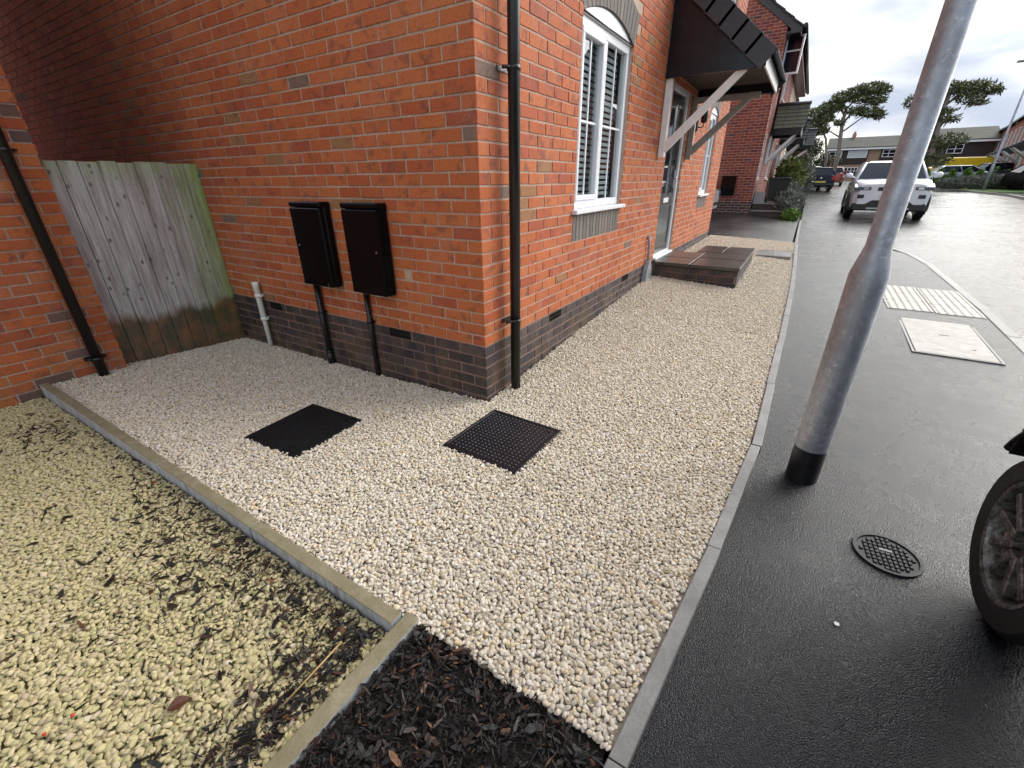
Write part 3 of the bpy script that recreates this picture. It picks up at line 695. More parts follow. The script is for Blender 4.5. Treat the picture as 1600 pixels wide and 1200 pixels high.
mbp = MB(); wall_panel(mbp, [(.0065, GL, gz0, PT - .001)], lambda a, b, c: (-a, .0042 + c * .01, b)); mbp.obj('plinth', MORTAR_RED, house)
place_bricks(front, layp, Ff, BLUEBRICK, 150, 'plinth_brick'); place_bricks(gable, layq, Fg, BLUEBRICK, 150, 'plinth_brick')
# air bricks: black frames with a grid of slots
def air_brick(wall, T, u, v, w_=.215, h=.065):
    mb = MB(); fr = .007
    def bx(a, b, c, d, d0, d1): mb.add([T(p, q, r) for r in (d0, d1) for p, q in ((a, c), (b, c), (b, d), (a, d))], [(0, 1, 2, 3), (7, 6, 5, 4), (0, 4, 5, 1), (1, 5, 6, 2), (2, 6, 7, 3), (3, 7, 4, 0)])
    bx(u, u + w_, v, v + h, .004, .02)
    for a, b, c, d in ((u, u + w_, v, v + fr), (u, u + w_, v + h - fr, v + h), (u, u + fr, v + fr, v + h - fr), (u + w_ - fr, u + w_, v + fr, v + h - fr), (u + fr, u + w_ - fr, v + h / 2 - .003, v + h / 2 + .003)): bx(a, b, c, d, -.003, .006)
    n = 12
    for i in range(1, n): x = u + w_ * i / n; bx(x - .002, x + .002, v + fr, v + h - fr, -.001, .006)
    mb.obj('air_brick', BLACKPL, wall)
for a in vent_f: air_brick(front, Ff, a[0], a[2], a[1] - a[0])
for a in vent_g: air_brick(gable, Fg, a[0], a[2], a[1] - a[0])
# soldier courses under sills
for (y0, y1, z0, z1) in (soldier1, soldier2):
    n = int(round((y1 - y0) / .0735)); p = (y1 - y0) / n
    for i in range(n):
        mb = MB(); s = brick_shape(p - .009, z1 - z0 - .008, seed=i)
        mb.add([(-yy, y0 + i * p + .0045 + x, z0 + .004 + z) for (x, yy, z) in s.v], s.f); o = mb.obj('soldier_brick', BUFF, front); o['shade'] = rnd.random()
# arched and flat heads in the same grey brick
def head(y0, y1, zs, rise, depth, splay, nm):
    n = int(round((y1 - y0) / .068)); cy = (y0 + y1) / 2; hw = (y1 - y0) / 2
    zb = lambda t: zs + rise * (1 - t * t)
    mbm = MB(); pts = [(cy + hw * t, zb(t)) for t in [i / 12 * 2 - 1 for i in range(13)]]
    top = [(cy + (hw + splay) * t, zb(t) + depth) for t in [1 - i / 12 * 2 for i in range(13)]]
    for i in range(12):
        t0, t1 = i / 6 - 1, (i + 1) / 6 - 1
        q = [(cy + hw * t0, zb(t0)), (cy + hw * t1, zb(t1)), (cy + (hw + splay) * t1, zb(t1) + depth), (cy + (hw + splay) * t0, zb(t0) + depth)]
        mbm.prism(q, 'x', -.1, -.006)
    mbm.obj('arch_mortar', MORTAR, front)
    for i in range(n):
        t0, t1 = (i + .07) / n * 2 - 1, (i + .93) / n * 2 - 1
        q = [(cy + hw * t0, zb(t0)), (cy + hw * t1, zb(t1)), (cy + (hw + splay) * t1, zb(t1) + depth), (cy + (hw + splay) * t0, zb(t0) + depth)]
        mb = MB(); mb.prism(q, 'x', -.095, .001 + rnd.uniform(-.001, .001)); o = mb.obj('arch_brick', BUFF, front); o['shade'] = rnd.random()
head(1.31, 2.43, 2.44, .115, .225, .09, 'arch'); head(6.46, 7.22, 2.34, .11, .21, .05, 'arch')
# ---- windows
def window(y0, y1, z0, z1, rec, parent, mull, bars, arch=None, sill=True, room=True, X0=0.0):
    F = .062; xf = X0 - rec; xb = xf - .06
    fr = MB()
    for a in ((y0, y1, z0, z0 + F), (y0, y1, z1 - F, z1), (y0, y0 + F, z0 + F, z1 - F), (y1 - F, y1, z0 + F, z1 - F)): fr.box(xb, xf, a[0], a[1], a[2], a[3], 0, .004)
    cells = []
    ys = [y0 + F] + [v for v in mull for _ in (0, 1)] + [y1 - F]
    for i, mv in enumerate(mull): fr.box(xb, xf, mv - .035, mv + .035, z0 + F, z1 - F, 0, .004)
    edges = [y0 + F] + sum([[mv - .035, mv + .035] for mv in mull], []) + [y1 - F]
    f = fr.obj('window_frame', UPVC, parent)
    for i in range(0, len(edges), 2):
        a, b = edges[i], edges[i + 1]; S = .042; c, d = z0 + F, z1 - F
        if i == 0 or len(edges) == 2:
            sm = MB()
            for q in ((a, b, c, c + S), (a, b, d - S, d), (a, a + S, c + S, d - S), (b - S, b, c + S, d - S)): sm.box(xb + .012, xf + .012, q[0] + .002, q[1] - .002, q[2], q[3], 0, .006)
            sm.obj('sash', UPVC, f); a, b, c, d = a + S, b - S, c + S, d - S
        g = MB(); g.box(xf - .030, xf - .024, a - .003, b + .003, c - .003, d + .003); g.obj('pane', CLEAR, f)
        br = MB()
        nv, nh = bars
        for k in range(1, nv + 1): yy = a + (b - a) * k / (nv + 1); br.box(xf - .0235, xf - .016, yy - .008, yy + .008, c, d)
        for k in range(1, nh + 1): zz = c + (d - c) * k / (nh + 1); br.box(xf - .0235, xf - .0165, a, b, zz - .008, zz + .008)
        br.obj('glazing_bar', UPVC, f)
    if room:
        r = MB(); r.box(X0 - 1.3, X0 - 1.25, y0 - .3, y1 + .3, z0 - .3, z1 + .2); r.box(X0 - 1.25, X0 - .11, y0 - .33, y0 - .3, z0 - .3, z1 + .2); r.box(X0 - 1.25, X0 - .11, y1 + .3, y1 + .33, z0 - .3, z1 + .2)
        r.box(X0 - 1.25, X0 - .11, y0 - .3, y1 + .3, z0 - .33, z0 - .3); r.box(X0 - 1.25, X0 - .11, y0 - .3, y1 + .3, z1 + .2, z1 + .23); r.obj('room', DARKROOM, f)
    if sill:
        s = MB(); s.box(xf - .01, X0 + .045, y0 - .045, y1 + .04, z0 - .036, z0 - .002, 0, .006); s.obj('sill', UPVC, f)
    return f
f1 = window(1.313, 2.427, 1.15, 2.44, .035, house, [1.86], (1, 1))
t = MB(); n = 14; pts = [(1.315 + 1.11 * i / n, 2.446 + .105 * (1 - (2 * i / n - 1) ** 2)) for i in range(n + 1)]
t.prism(pts + [(2.425, 2.442), (1.315, 2.442)], 'x', -.05, -.018); t.obj('arch_panel', UPVC, f1)
t = MB(); t.tube([(-.012, 1.305 + 1.13 * i / n, 2.44 + .118 * (1 - (2 * i / n - 1) ** 2)) for i in range(n + 1)], .007, 6); t.tube([(-.012, 1.31, 2.446), (-.012, 2.43, 2.446)], .006, 6); t.obj('arch_trim', BLACKPL, f1)
c = MB()   # roller blind louvres and curtain edge inside the window
for i in range(25): z = 1.24 + i * .046; c.box(-.125, -.118, 1.38, 2.36, z, z + .028)
c.obj('louvre_blind', BLIND, f1)
f2 = window(6.463, 7.217, 1.12, 2.35, .035, house, [6.84], (1, 1))
t = MB(); pts = [(6.465 + .75 * i / n, 2.356 + .09 * (1 - (2 * i / n - 1) ** 2)) for i in range(n + 1)]; t.prism(pts + [(7.215, 2.353), (6.465, 2.353)], 'x', -.05, -.018); t.obj('arch_panel', UPVC, f2)
window(1.313, 2.427, 3.555, 4.745, .035, house, [1.86], (1, 1)); window(6.463, 7.217, 3.555, 4.745, .035, house, [6.84], (1, 1))
# ---- door
df = MB(); z0, z1 = .365, 2.415; y0, y1 = 3.983, 4.927
for a in ((y0, y1, z0, z0 + .05), (y0, y1, z1 - .065, z1), (y0, y0 + .065, z0 + .05, z1 - .065), (y1 - .065, y1, z0 + .05, z1 - .065)): df.box(-.12, -.03, a[0], a[1], a[2], a[3], 0, .004)
df.box(-.03, .035, y0 + .01, y1 - .01, z0 - .002, z0 + .028, 0, .004)
df = df.obj('door_frame', UPVC, house)
dl = MB(); dl.box(-.095, -.055, y0 + .068, y1 - .068, z0 + .053, z1 - .068, 0, .003)
for a in ((y0 + .12, y1 - .12, .50, 1.02), (y0 + .12, y0 + .40, 1.18, 2.22), (y1 - .40, y1 - .12, 1.18, 2.22)):
    for b in ((a[0], a[1], a[2], a[2] + .015), (a[0], a[1], a[3] - .015, a[3]), (a[0], a[0] + .015, a[2], a[3]), (a[1] - .015, a[1], a[2], a[3])): dl.box(-.055, -.048, *b)
dl = dl.obj('door', DOORM, house)
g = MB(); g.box(-.0545, -.052, y0 + .135, y0 + .385, 1.195, 2.205); g.obj('door_pane', GLASS, dl)
g = MB(); g.box(-.0545, -.052, y1 - .385, y1 - .135, 1.195, 2.205); g.obj('door_pane', GLASS, dl)
g = MB(); g.box(-.055, -.045, 4.33, 4.58, 1.075, 1.135, 0, .003); g.obj('letter_plate', PAINTW, dl)
g = MB(); g.tube([(-.05, 4.80, 1.38), (-.015, 4.80, 1.38), (-.015, 4.69, 1.38)], .009, 8); g.box(-.055, -.047, 4.785, 4.815, 1.25, 1.48, 0, .003); g.obj('handle', CHROME, dl)
# wall light between door and window two
lt = MB(); lt.box(.0, .03, 5.42, 5.50, 2.00, 2.20, 0, .005); lt.tube([(.03, 5.46, 2.05), (.10, 5.46, 2.05), (.10, 5.46, 2.10)], .008, 8); lt.tube([(.10, 5.46, 2.10), (.10, 5.46, 2.12), (.10, 5.46, 2.30), (.10, 5.46, 2.34)], [.03, .045, .055, .02], 8)
lt.obj('wall_lamp', BLACKPL, label='small black lantern on the brick wall beside the front door', cat='wall lamp')
# ---- lean-to porch
PY0, PY1, PX, PZ0, PZT = 3.55, 5.30, .97, 2.37, 3.42
porch = empty('porch_canopy', (0, PY0, PZ0), 'black boarded lean-to porch with dark tiles and white gallows brackets over the front door', 'porch')
def pl(mb, nm, mat, **k): 
    mb.v = [(a, b - PY0, c - PZ0) for a, b, c in mb.v]; return mb.obj(nm, mat, porch, **k)
def cheek(y0, y1):
    m_ = MB(); m_.prism([(0.003, PZ0), (PX - .02, PZ0), (PX - .02, PZ0 + .115), (.003, PZT - .06)], 'y', y0, y1); return m_
pl(cheek(PY0, PY0 + .03), 'cheek_board', BOARD)
pl(cheek(PY1 - .03, PY1), 'cheek_board', BOARD)
m_ = MB(); m_.box(.0, PX, PY0 - .008, PY0 - .001, PZ0 + .002, PZ0 + .15); m_.v = [(a, b, c if c < PZ0 + .1 or a < .5 else c - .02) for a, b, c in m_.v]; pl(m_, 'bottom_board', BOARD)
m_ = MB(); m_.box(PX - .018, PX, PY0, PY1, PZ0, PZ0 + .135, 0, .003); pl(m_, 'fascia', PAINTW)
m_ = MB(); m_.box(.01, PX - .02, PY0 + .03, PY1 - .03, PZ0 + .11, PZ0 + .12); pl(m_, 'soffit', SOFFIT)
# tiles: eight courses up the slope, each tile its own piece
sl_a = math.atan2(PZT - (PZ0 + .14), PX + .04); cs, sn = math.cos(sl_a), math.sin(sl_a); SL = math.hypot(PZT - PZ0 - .14, PX + .04)
ntile = 7; tp = SL / ntile; tw = .30; ncol = 6; Wd = (PY1 - PY0 + .08) / ncol
tm = MB(); tm.box(0, tp + .06, 0, Wd - .004, -.009, .009, 0, .003); tmesh = tm.mesh('roof_tile', [SLATE])
for r_ in range(ntile):
    for c_ in range(ncol):
        o = link('roof_tile', tmesh, porch)
        s0 = r_ * tp - .06
        px_, pz_ = PX + .04 - s0 * cs, PZ0 + .14 + s0 * sn
        Rm = Matrix(((-cs, 0, sn, 0), (0, 1, 0, 0), (sn, 0, cs, 0), (0, 0, 0, 1))) @ Matrix.Rotation(math.radians(4.0), 4, 'Y')
        o.matrix_local = Matrix.Translation((px_, c_ * Wd - .04, pz_ - PZ0 + .012)) @ Rm
# verge tiles wrap down over the cheek board, each lapping the one below
for r_ in range(ntile):
    s0 = r_ * tp - .05; px_, pz_ = PX + .04 - s0 * cs, PZ0 + .14 + s0 * sn; ln = tp + .035
    Rm = Matrix.Translation((px_, 0, pz_ - PZ0 + .012)) @ Matrix(((-cs, 0, sn, 0), (0, 1, 0, 0), (sn, 0, cs, 0), (0, 0, 0, 1))) @ Matrix.Rotation(math.radians(2.2), 4, 'Y')
    m_ = MB(); m_.box(0, ln, -.056, -.044, -.19, .011, 0, .003, Rm); m_.obj('verge_tile', SLATE, porch)
    m_ = MB(); m_.box(0, ln, PY1 - PY0 + .044, PY1 - PY0 + .056, -.19, .011, 0, .003, Rm); m_.obj('verge_tile', SLATE, porch)
def bracket(yb, col, zlo):
    b = MB(); t_ = .07; b.box(.004, .074, yb, yb + t_, zlo, PZ0 - .002, 0, .004); b.obj
    o = pl(b, 'wall_post', col)
    b = MB(); b.prism([(.03, zlo + .12), (.09, zlo + .06), (.80, PZ0 - .002), (.70, PZ0 - .002)], 'y', yb + .008, yb + t_ - .008); pl(b, 'brace', col)
bracket(PY0 + .03, PAINTW, 1.60)
bracket(5.02, PAINTT, 1.62); b = MB(); b.box(.075, .82, 5.03, 5.08, PZ0 - .075, PZ0 - .004, 0, .004); pl(b, 'tie_beam', PAINTT)
# ---- main roof of the house (mostly out of view, it still shades the wall top)
rf = MB(); rf.prism([(.35, 4.86), (-3.7, 8.1), (-7.8, 4.86), (-7.8, 5.0), (-3.7, 8.26), (.35, 5.0)], 'y', -.08, 8.28); rf.obj('roof', SLATE, house)
m_ = MB(); m_.box(.0, .32, -.05, 8.25, 4.84, 4.86); m_.box(.3, .33, -.06, 8.26, 4.84, 5.0); m_.obj('soffit', UPVC, house)

# ------------------------------------------------------------------ step and path
step = empty('door_step', (0, 4, .1), 'wet brick and slab doorstep below the front door', 'step')
m_ = MB()
m_.prism([(.0, 3.90), (1.07, 3.90), (1.07, 5.80), (.38, 5.80), (.38, 4.97), (.0, 4.97)], 'z', .0, .325); m_.v = [(a, b - 4, c - .1) for a, b, c in m_.v]; m_.obj('step_core', MORTAR_RED, step)
Fs = lambda u, v, d: (u, 3.893 + d, v)
for (u, v, L_, H_, row) in brick_layout(.05, 1.075, .175, .325, 0, [], 0) + brick_layout(.05, 1.075, .025, .175, 0, [], 0):
    s = brick_shape(L_, H_, seed=rnd.randrange(99)); mb = MB(); mb.add([(a + x, b + y2, c + z) for (x, y2, z) in s.v for a, b, c in [(u, 3.890 - 4, v - .1)]], s.f); o = mb.obj('brick', BLUEBRICK, step); o['shade'] = rnd.random() * .5
for (u, v, L_, H_, row) in brick_layout(0, 1.9, .175, .325, 0, [], 1) + brick_layout(0, 1.9, .025, .175, 0, [], 1):
    s = brick_shape(L_, H_, seed=rnd.randrange(99)); mb = MB(); mb.add([(1.080 - y2, 3.9 + u + x - 4, v - .1 + z) for (x, y2, z) in s.v], s.f); o = mb.obj('brick', BLUEBRICK, step); o['shade'] = rnd.random() * .5
for (a, b, c, d) in ((.04, .50, 3.86, 4.37), (.04, .50, 4.38, 4.965), (.51, 1.10, 3.85, 4.50), (.51, 1.10, 4.51, 5.10), (.36, .72, 5.11, 5.83), (.73, 1.10, 5.11, 5.83), (.36, .50, 4.98, 5.10)):
    m_ = MB(); z = .37 + rnd.uniform(-.002, .002); m_.box(a + .004, b - .004, c + .004, d - .004, .328, z, 0, .005); m_.v = [(p, q - 4, r - .1) for p, q, r in m_.v]; m_.obj('slab', SLABWET, step)
path = empty('path_slab', (1.3, 6.2, .2), 'flat grey slab path joining the doorstep to the pavement', 'path')
for (a, b) in ((1.085, 1.33), (1.335, 1.60)):
    m_ = MB(); m_.box(a - 1.3, b - 1.3, 6.35 - 6.2, 7.0 - 6.2, .0, .155 - .11 * (a - 1.0) * 0, 0, .004)
    zc = lambda x: gravel_z(x, 6.7) + .002
    m_.v = [(x, y_, (z if z < .05 else zc(x + 1.3) - .2)) for x, y_, z in m_.v]; m_.obj('slab', SLABGREY, path)

# ------------------------------------------------------------------ wall-mounted things
def meter_box(x0, x1, label, lock_right):
    e = empty('meter_box', (x0, 0, .63), label, 'meter box', group='black meter boxes on the gable wall'); W = x1 - x0; H = .61; D = .105
    m_ = MB(); m_.box(0, W, -D * .62, -.002, 0, H, 0, .012); m_.box(-.004, W + .004, -D * .96, -.004, H - .03, H + .006, 0, .008); m_.obj('case', METERBOX, e)
    d_ = MB(); d_.box(.002, W - .002, -D, -D * .63, .004, H - .034, 0, .008); d_ = d_.obj('door', METERBOX, e)
    t_ = MB(); cx = W - .045 if lock_right else .04; t_.tube([(cx, -D - .002, H * .5), (cx, -D + .004, H * .5)], .007, 10); t_.obj('lock', CHROME, d_)
    t_ = MB(); t_.box(.0, .012, -D - .001, -D * .5, .01, .035); t_.box(W - .05, W - .04, -D - .001, -D * .6, .012, .04) if not lock_right else None; t_.obj('hinge', CHROME, d_)
    return e
meter_box(-1.70, -1.345, 'left black meter box, narrower in view with its lock on the left edge', False)
meter_box(-1.115, -.762, 'right black meter box, glossy door with its lock on the right edge', True)
def conduit(name, pts, r, mat, label, cat, extra=None):
    m_ = MB(); m_.tube(pts, r, 12)
    x, y_, z = pts[0]; m_.v = [(a - x, b - y_, c - z) for a, b, c in m_.v]
    e = empty(name, (x, y_, z), label, cat); m_.obj('pipe', mat, e)
    for (p, rr, h) in (extra or []):
        c_ = MB(); c_.tube([(p[0] - x, p[1] - y_, p[2] - z), (p[0] - x, p[1] - y_, p[2] - z + h)], rr, 12); c_.obj('collar', mat, e)
    return e
conduit('conduit', [(-1.655, -.034, -.12), (-1.655, -.034, .62)], .024, BLACKPL, 'thick black conduit with a joint collar under the left meter box', 'pipe', [((-1.655, -.034, .03), .030, .02), ((-1.655, -.034, -.10), .0285, .14)])
conduit('conduit', [(-1.075, -.026, -.12), (-1.075, -.026, .62)], .019, BLACKPL, 'slim plain black conduit under the right meter box', 'pipe', [((-1.075, -.026, .60), .022, .022)])
for nm_, x_, r_ in (('a', -1.655, .024), ('b', -1.075, .019)):
    par = [o for o in bpy.data.objects if o.name.startswith('conduit') and abs(o.location.x - x_) < .001][0]
    c_ = MB(); c_.tube([(0, 0, .50), (0, 0, .522)], r_ + .004, 12); c_.box(-r_ - .018, r_ + .018, .012, .024, .502, .520); c_.obj('clip', BLACKPL, par)
e = conduit('waste_pipe', [(-2.56, -.045, -.14), (-2.56, -.045, .20), (-2.56, -.045, .21), (-2.56, -.045, .50), (-2.56, -.045, .505), (-2.56, -.045, .545)], [.021, .021, .0255, .0255, .029, .029], WHITEPIPE, 'short white plastic pipe standing against the plinth near the fence', 'pipe')
for zz in (.20, .42):
    c_ = MB(); c_.tube([(0, 0, zz + .13), (0, 0, zz + .15)], .031, 12); c_.box(.02, .06, -.006, .006, zz + .134, zz + .146); c_.box(-.01, .01, .02, .045, zz + .13, zz + .15); c_.obj('clip', WHITEPIPE, e)
def downpipe(x, y_, z0, z1, nx, ny, r, clips, label):
    e = empty('downpipe', (x, y_, z0), label, 'downpipe'); m_ = MB(); m_.tube([(0, 0, 0), (0, 0, z1 - z0)], r, 20); m_.obj('pipe', BLACKPL, e)
    for z in clips:
        c_ = MB(); c_.tube([(0, 0, z - z0 - .012), (0, 0, z - z0 + .012)], r + .005, 16)
        tx, ty = -ny, nx
        for s in (-1, 1):
            a = Vector((s * tx * (r + .004), s * ty * (r + .004), z - z0)); b = a + Vector((-nx * .035 + s * tx * .028, -ny * .035 + s * ty * .028, 0))
            c_.tube([a, b], .010, 6)
        c_.box(-nx * .07 - abs(ty) * 0 - abs(tx) * .06 - .003, -nx * .07 + abs(tx) * .06 + .003, -ny * .07 - abs(ty) * .06 - .003, -ny * .07 + abs(ty) * .06 + .003, z - z0 - .012, z - z0 + .012)
        c_.obj('bracket', BLACKPL, e)
    return e
downpipe(.072, .262, -.04, 4.86, 1, 0, .034, (.50, 1.93, 3.9), 'tall black round downpipe on the front wall beside the house corner')
# grey cable cover by the step
cc = MB(); cc.tube([(.03, 3.62, .40), (.03, 3.60, .62), (.02, 3.58, .72)], [.016, .016, .019], 10); cc.prism([(3.50, .12), (3.74, .12), (3.74, .30), (3.645, .42), (3.60, .42), (3.53, .30)], 'x', .004, .06)
cc.obj('cable_cover', GREYPL, label='pale grey cable cover low on the wall at the left end of the doorstep', cat='cable cover')

# ------------------------------------------------------------------ fence between the houses
fn = empty('fence', (-3.12, -.52, -.1), 'weathered grey wooden fence with green algae closing the gap between the houses', 'fence')
nb = 9; bw = 1.06 / nb
for i in range(nb):
    y0 = -1.06 + i * bw; m_ = MB(); zt = 1.535 + rnd.uniform(-.006, .004); tilt = rnd.uniform(-.002, .002)
    m_.prism([(.0, y0 + .002), (.016 + .006, y0 + .002), (.010, y0 + bw - .0025), (-.004, y0 + bw - .0025)], 'z', -.12, zt)
    m_.v = [(a, b + .52, c + .1) for a, b, c in m_.v]; o = m_.obj('fence_board', FENCE, fn); o['shade'] = rnd.random()
m_ = MB()
for i in range(nb):
    for z in (.27, .82, 1.37):
        for dy in (.03, .085): yy = -1.06 + i * bw + dy; m_.tube([(.008, yy + .52, z + .1), (.0215 - (dy - .03) * .12, yy + .52, z + .1)], .0028, 6)
m_.obj('nail', IRON, fn, kind='stuff')
m_ = MB()
for z in (.25, .8, 1.35): m_.box(-.06, -.005, -1.04, -.004, z, z + .04)
m_.v = [(a, b + .52, c + .1) for a, b, c in m_.v]; m_.obj('rail', FENCE, fn)

# ------------------------------------------------------------------ house on the left
LX, LY = -3.0, -1.045
lh = empty('brick_house', (LX, LY, 0), 'bright orange brick house with scattered grey bricks at the left edge', 'house')
Fl = lambda u, v, d: (LX - d, LY - u, v)      # faces +X, u runs towards -Y
lz0 = -.165
m_ = MB(); m_.box(-6.0, -.0075, -7.0, -.0075, lz0, 5.1); m_.prism([(0 - 6.0, 5.1), (-.0075, 5.1), (-3.0, 7.9)], 'y', -7.0, -.0075)
lw = m_.obj('wall', MORTAR, lh)
lay = brick_layout(0, 3.2, lz0, 5.1, 0, [], 0)
place_bricks(lw, lay, lambda u, v, d: (LX - d, LY - u, v), LEFTBRICK, 300)
lay = brick_layout(0, 5.9, lz0, 5.1, 0, [], 1)
place_bricks(lw, lay, lambda u, v, d: (LX - u, LY - d, v), LEFTBRICK, 0, 'side_brick')
m_ = MB(); m_.prism([(.35, 4.86), (-3.0, 8.0), (-6.35, 4.86), (-6.35, 5.0), (-3.0, 8.16), (.35, 5.0)], 'y', -7.3, .08); m_.obj('roof', SLATE, lh)
downpipe(LX + .075, -1.225, -.06, 4.86, 1, 0, .034, (.12, 1.585, 3.9), 'black downpipe on the bright orange brick house at the left edge')

# ------------------------------------------------------------------ covers
def drain_cover(spec, label, mat, studs):
    cx, cy, sx, sy, a = spec
    zc = max(gravel_z(cx + dx * sx / 2, cy + dy * sy / 2) for dx in (-1, 1) for dy in (-1, 1)) + (.008 if studs else .004)
    e = empty('drain_cover', (cx, cy, zc), label, 'drain cover', rz=a)
    m_ = MB(); m_.box(-sx / 2, sx / 2, -sy / 2, sy / 2, -.04, 0, 0, .005); m_.obj('plate', mat, e)
    fr_ = MB(); t_ = .016
    for q in ((-sx / 2 - .002, sx / 2 + .002, -sy / 2 - .002, -sy / 2 + t_), (-sx / 2 - .002, sx / 2 + .002, sy / 2 - t_, sy / 2 + .002), (-sx / 2 - .002, -sx / 2 + t_, -sy / 2 + t_, sy / 2 - t_), (sx / 2 - t_, sx / 2 + .002, -sy / 2 + t_, sy / 2 - t_)): fr_.box(q[0], q[1], q[2], q[3], -.03, .003, 0, .002)
    fr_.obj('frame', mat, e)
    for sx_, sy_ in ((-1, -1), (1, 1)):
        kh = MB(); kh.box(sx_ * (sx / 2 - .05) - .014, sx_ * (sx / 2 - .05) + .014, sy_ * (sy / 2 - .05) - .006, sy_ * (sy / 2 - .05) + .006, .0, .0042, 0, .001); kh.obj('lifting_plug', COVERBLK, e)
    n = 17; st = MB()
    for i in range(n):
        for j in range(n):
            x = (i + .5) / n * (sx - .05) - (sx - .05) / 2; y_ = (j + .5) / n * (sy - .05) - (sy - .05) / 2
            r_ = .0036 if studs else .003; h = .0035 if studs else .0015; b = len(st.v)
            ang = math.pi / 4 if (i + j) % 2 else -math.pi / 4
            for k in range(6):
                q = k * math.pi / 3; px_, py_ = r_ * 1.5 * math.cos(q), r_ * .8 * math.sin(q); st.v.append((x + px_ * math.cos(ang) - py_ * math.sin(ang), y_ + px_ * math.sin(ang) + py_ * math.cos(ang), .0))
            for k in range(6):
                q = k * math.pi / 3; px_, py_ = r_ * .9 * math.cos(q), r_ * .45 * math.sin(q); st.v.append((x + px_ * math.cos(ang) - py_ * math.sin(ang), y_ + px_ * math.sin(ang) + py_ * math.cos(ang), h))
            for k in range(6): st.face([b + k, b + (k + 1) % 6, b + 6 + (k + 1) % 6, b + 6 + k])
            st.face([b + 6 + k for k in range(6)])
    st.obj('tread_pattern', STUD if studs else mat, e, kind='stuff', fixn=False)
    return e
drain_cover(MH[0], 'flat matt black square drain cover in the gravel, left of the house corner', COVERMAT, False)
drain_cover(MH[1], 'studded black square drain cover in the gravel in front of the downpipe', COVERBLK, True)
# small round cover in the pavement
rz = pave_z(-.25)
rc = empty('water_cover', (2.192, -.262, rz), 'small round cast iron cover set in the wet pavement', 'manhole cover', rz=.1)
m_ = MB(); m_.tube([(0, 0, -.03), (0, 0, .002)], .108, 40); m_.obj('plate', IRON, rc, angle=30)
m_ = MB(); N_ = 40; 
for i in range(N_):
    a0, a1 = 2 * math.pi * i / N_, 2 * math.pi * (i + 1) / N_
    for (ra, rb, za, zb) in ((.118, .116, -.01, .008), (.116, .105, .008, .008), (.105, .104, .008, .001)):
        m_.add([(ra * math.cos(a0), ra * math.sin(a0), za), (ra * math.cos(a1), ra * math.sin(a1), za), (rb * math.cos(a1), rb * math.sin(a1), zb), (rb * math.cos(a0), rb * math.sin(a0), zb)], [(0, 1, 2, 3)])
m_.obj('rim', IRON, rc)
m_ = MB()
for i in range(-5, 6):
    for j in range(-4, 5):
        x, y_ = i * .0175, j * .022
        if math.hypot(x, y_) < .090 and not (abs(i) < 2 and j == 1): m_.box(x - .0062, x + .0062, y_ - .0085, y_ + .0085, .0, .0075, 0, .002)
m_.obj('raised_block', IRON, rc, kind='stuff')
m_ = MB(); m_.box(-.022, .022, .017, .030, .0015, .0045); m_.obj('keyhole', BLACKPL, rc)
# pale chamber cover and blister paving
def quadslab(name, q, z0, h, mat, parent=None, **k):
    m_ = MB(); m_.prism(q, 'z', z0, z0 + h); return m_.obj(name, mat, parent, **k)
cvx, cvy = 2.945, 3.10
cv = empty('chamber_cover', (cvx, cvy, pave_z(3.1)), 'large pale concrete filled chamber cover in the pavement', 'chamber cover', rz=math.radians(-1.5))
m_ = MB(); m_.box(-.262, .262, -.545, .545, -.03, .006, 0, .003)
m_.v = [(a, b, c + .02 * b) for a, b, c in m_.v]; m_.obj('infill', COVERSTONE, cv)
m_ = MB()
for q in ((-.285, .285, -.565, -.550), (-.285, .285, .550, .565), (-.285, -.268, -.55, .55), (.268, .285, -.55, .55)): m_.box(q[0], q[1], q[2], q[3], -.03, .004)
m_.v = [(a, b, c + .02 * b) for a, b, c in m_.v]; m_.obj('frame', KERBWET, cv)
for (a, b) in ((0, .05), (.15, -.3)):
    m_ = MB(); m_.box(a - .03 if not a else a - .01, a + .04 if not a else a + .01, b - .006, b + .006, .004, .0085); m_.v = [(p, q, r + .02 * q) for p, q, r in m_.v]; m_.obj('lifting_slot', IRON, cv)
tp_ = empty('tactile_paving', (2.62, 3.98, 0), 'cream blister paving slabs at the pavement crossing', 'tactile paving')
for i in range(2):
    for j in range(3):
        x0, y0 = 2.62 + i * .402, 3.98 + j * .402 + i * -.03
        m_ = MB(); z = (pave_z(y0) + pave_z(y0 + .4)) / 2 + .007; m_.box(x0 - 2.62 + .003, x0 - 2.62 + .397, y0 - 3.98 + .003, y0 - 3.98 + .397, z - .04, z, 0, .003)
        sl_ = (pave_z(y0 + .4) - pave_z(y0)) / .4
        b_ = MB()
        for p in range(6):
            for q in range(6):
                cx, cy = x0 - 2.62 + .033 + p * .067, y0 - 3.98 + .033 + q * .067; bb = len(b_.v)
                for k in range(8): t_ = k * math.pi / 4; b_.v.append((cx + .0165 * math.cos(t_), cy + .0165 * math.sin(t_), z))
                for k in range(8): t_ = k * math.pi / 4; b_.v.append((cx + .010 * math.cos(t_), cy + .010 * math.sin(t_), z + .006))
                for k in range(8): b_.face([bb + k, bb + (k + 1) % 8, bb + 8 + (k + 1) % 8, bb + 8 + k])
                b_.face([bb + 8 + k for k in range(8)])
        yc = y0 - 3.98 + .2
        m_.v = [(a, b, c + (b - yc) * sl_) for a, b, c in m_.v]; b_.v = [(a, b, c + (b - yc) * sl_) for a, b, c in b_.v]
        s_o = m_.obj('slab', TACT, tp_); b_.obj('blister', TACT, s_o, kind='stuff', fixn=False)
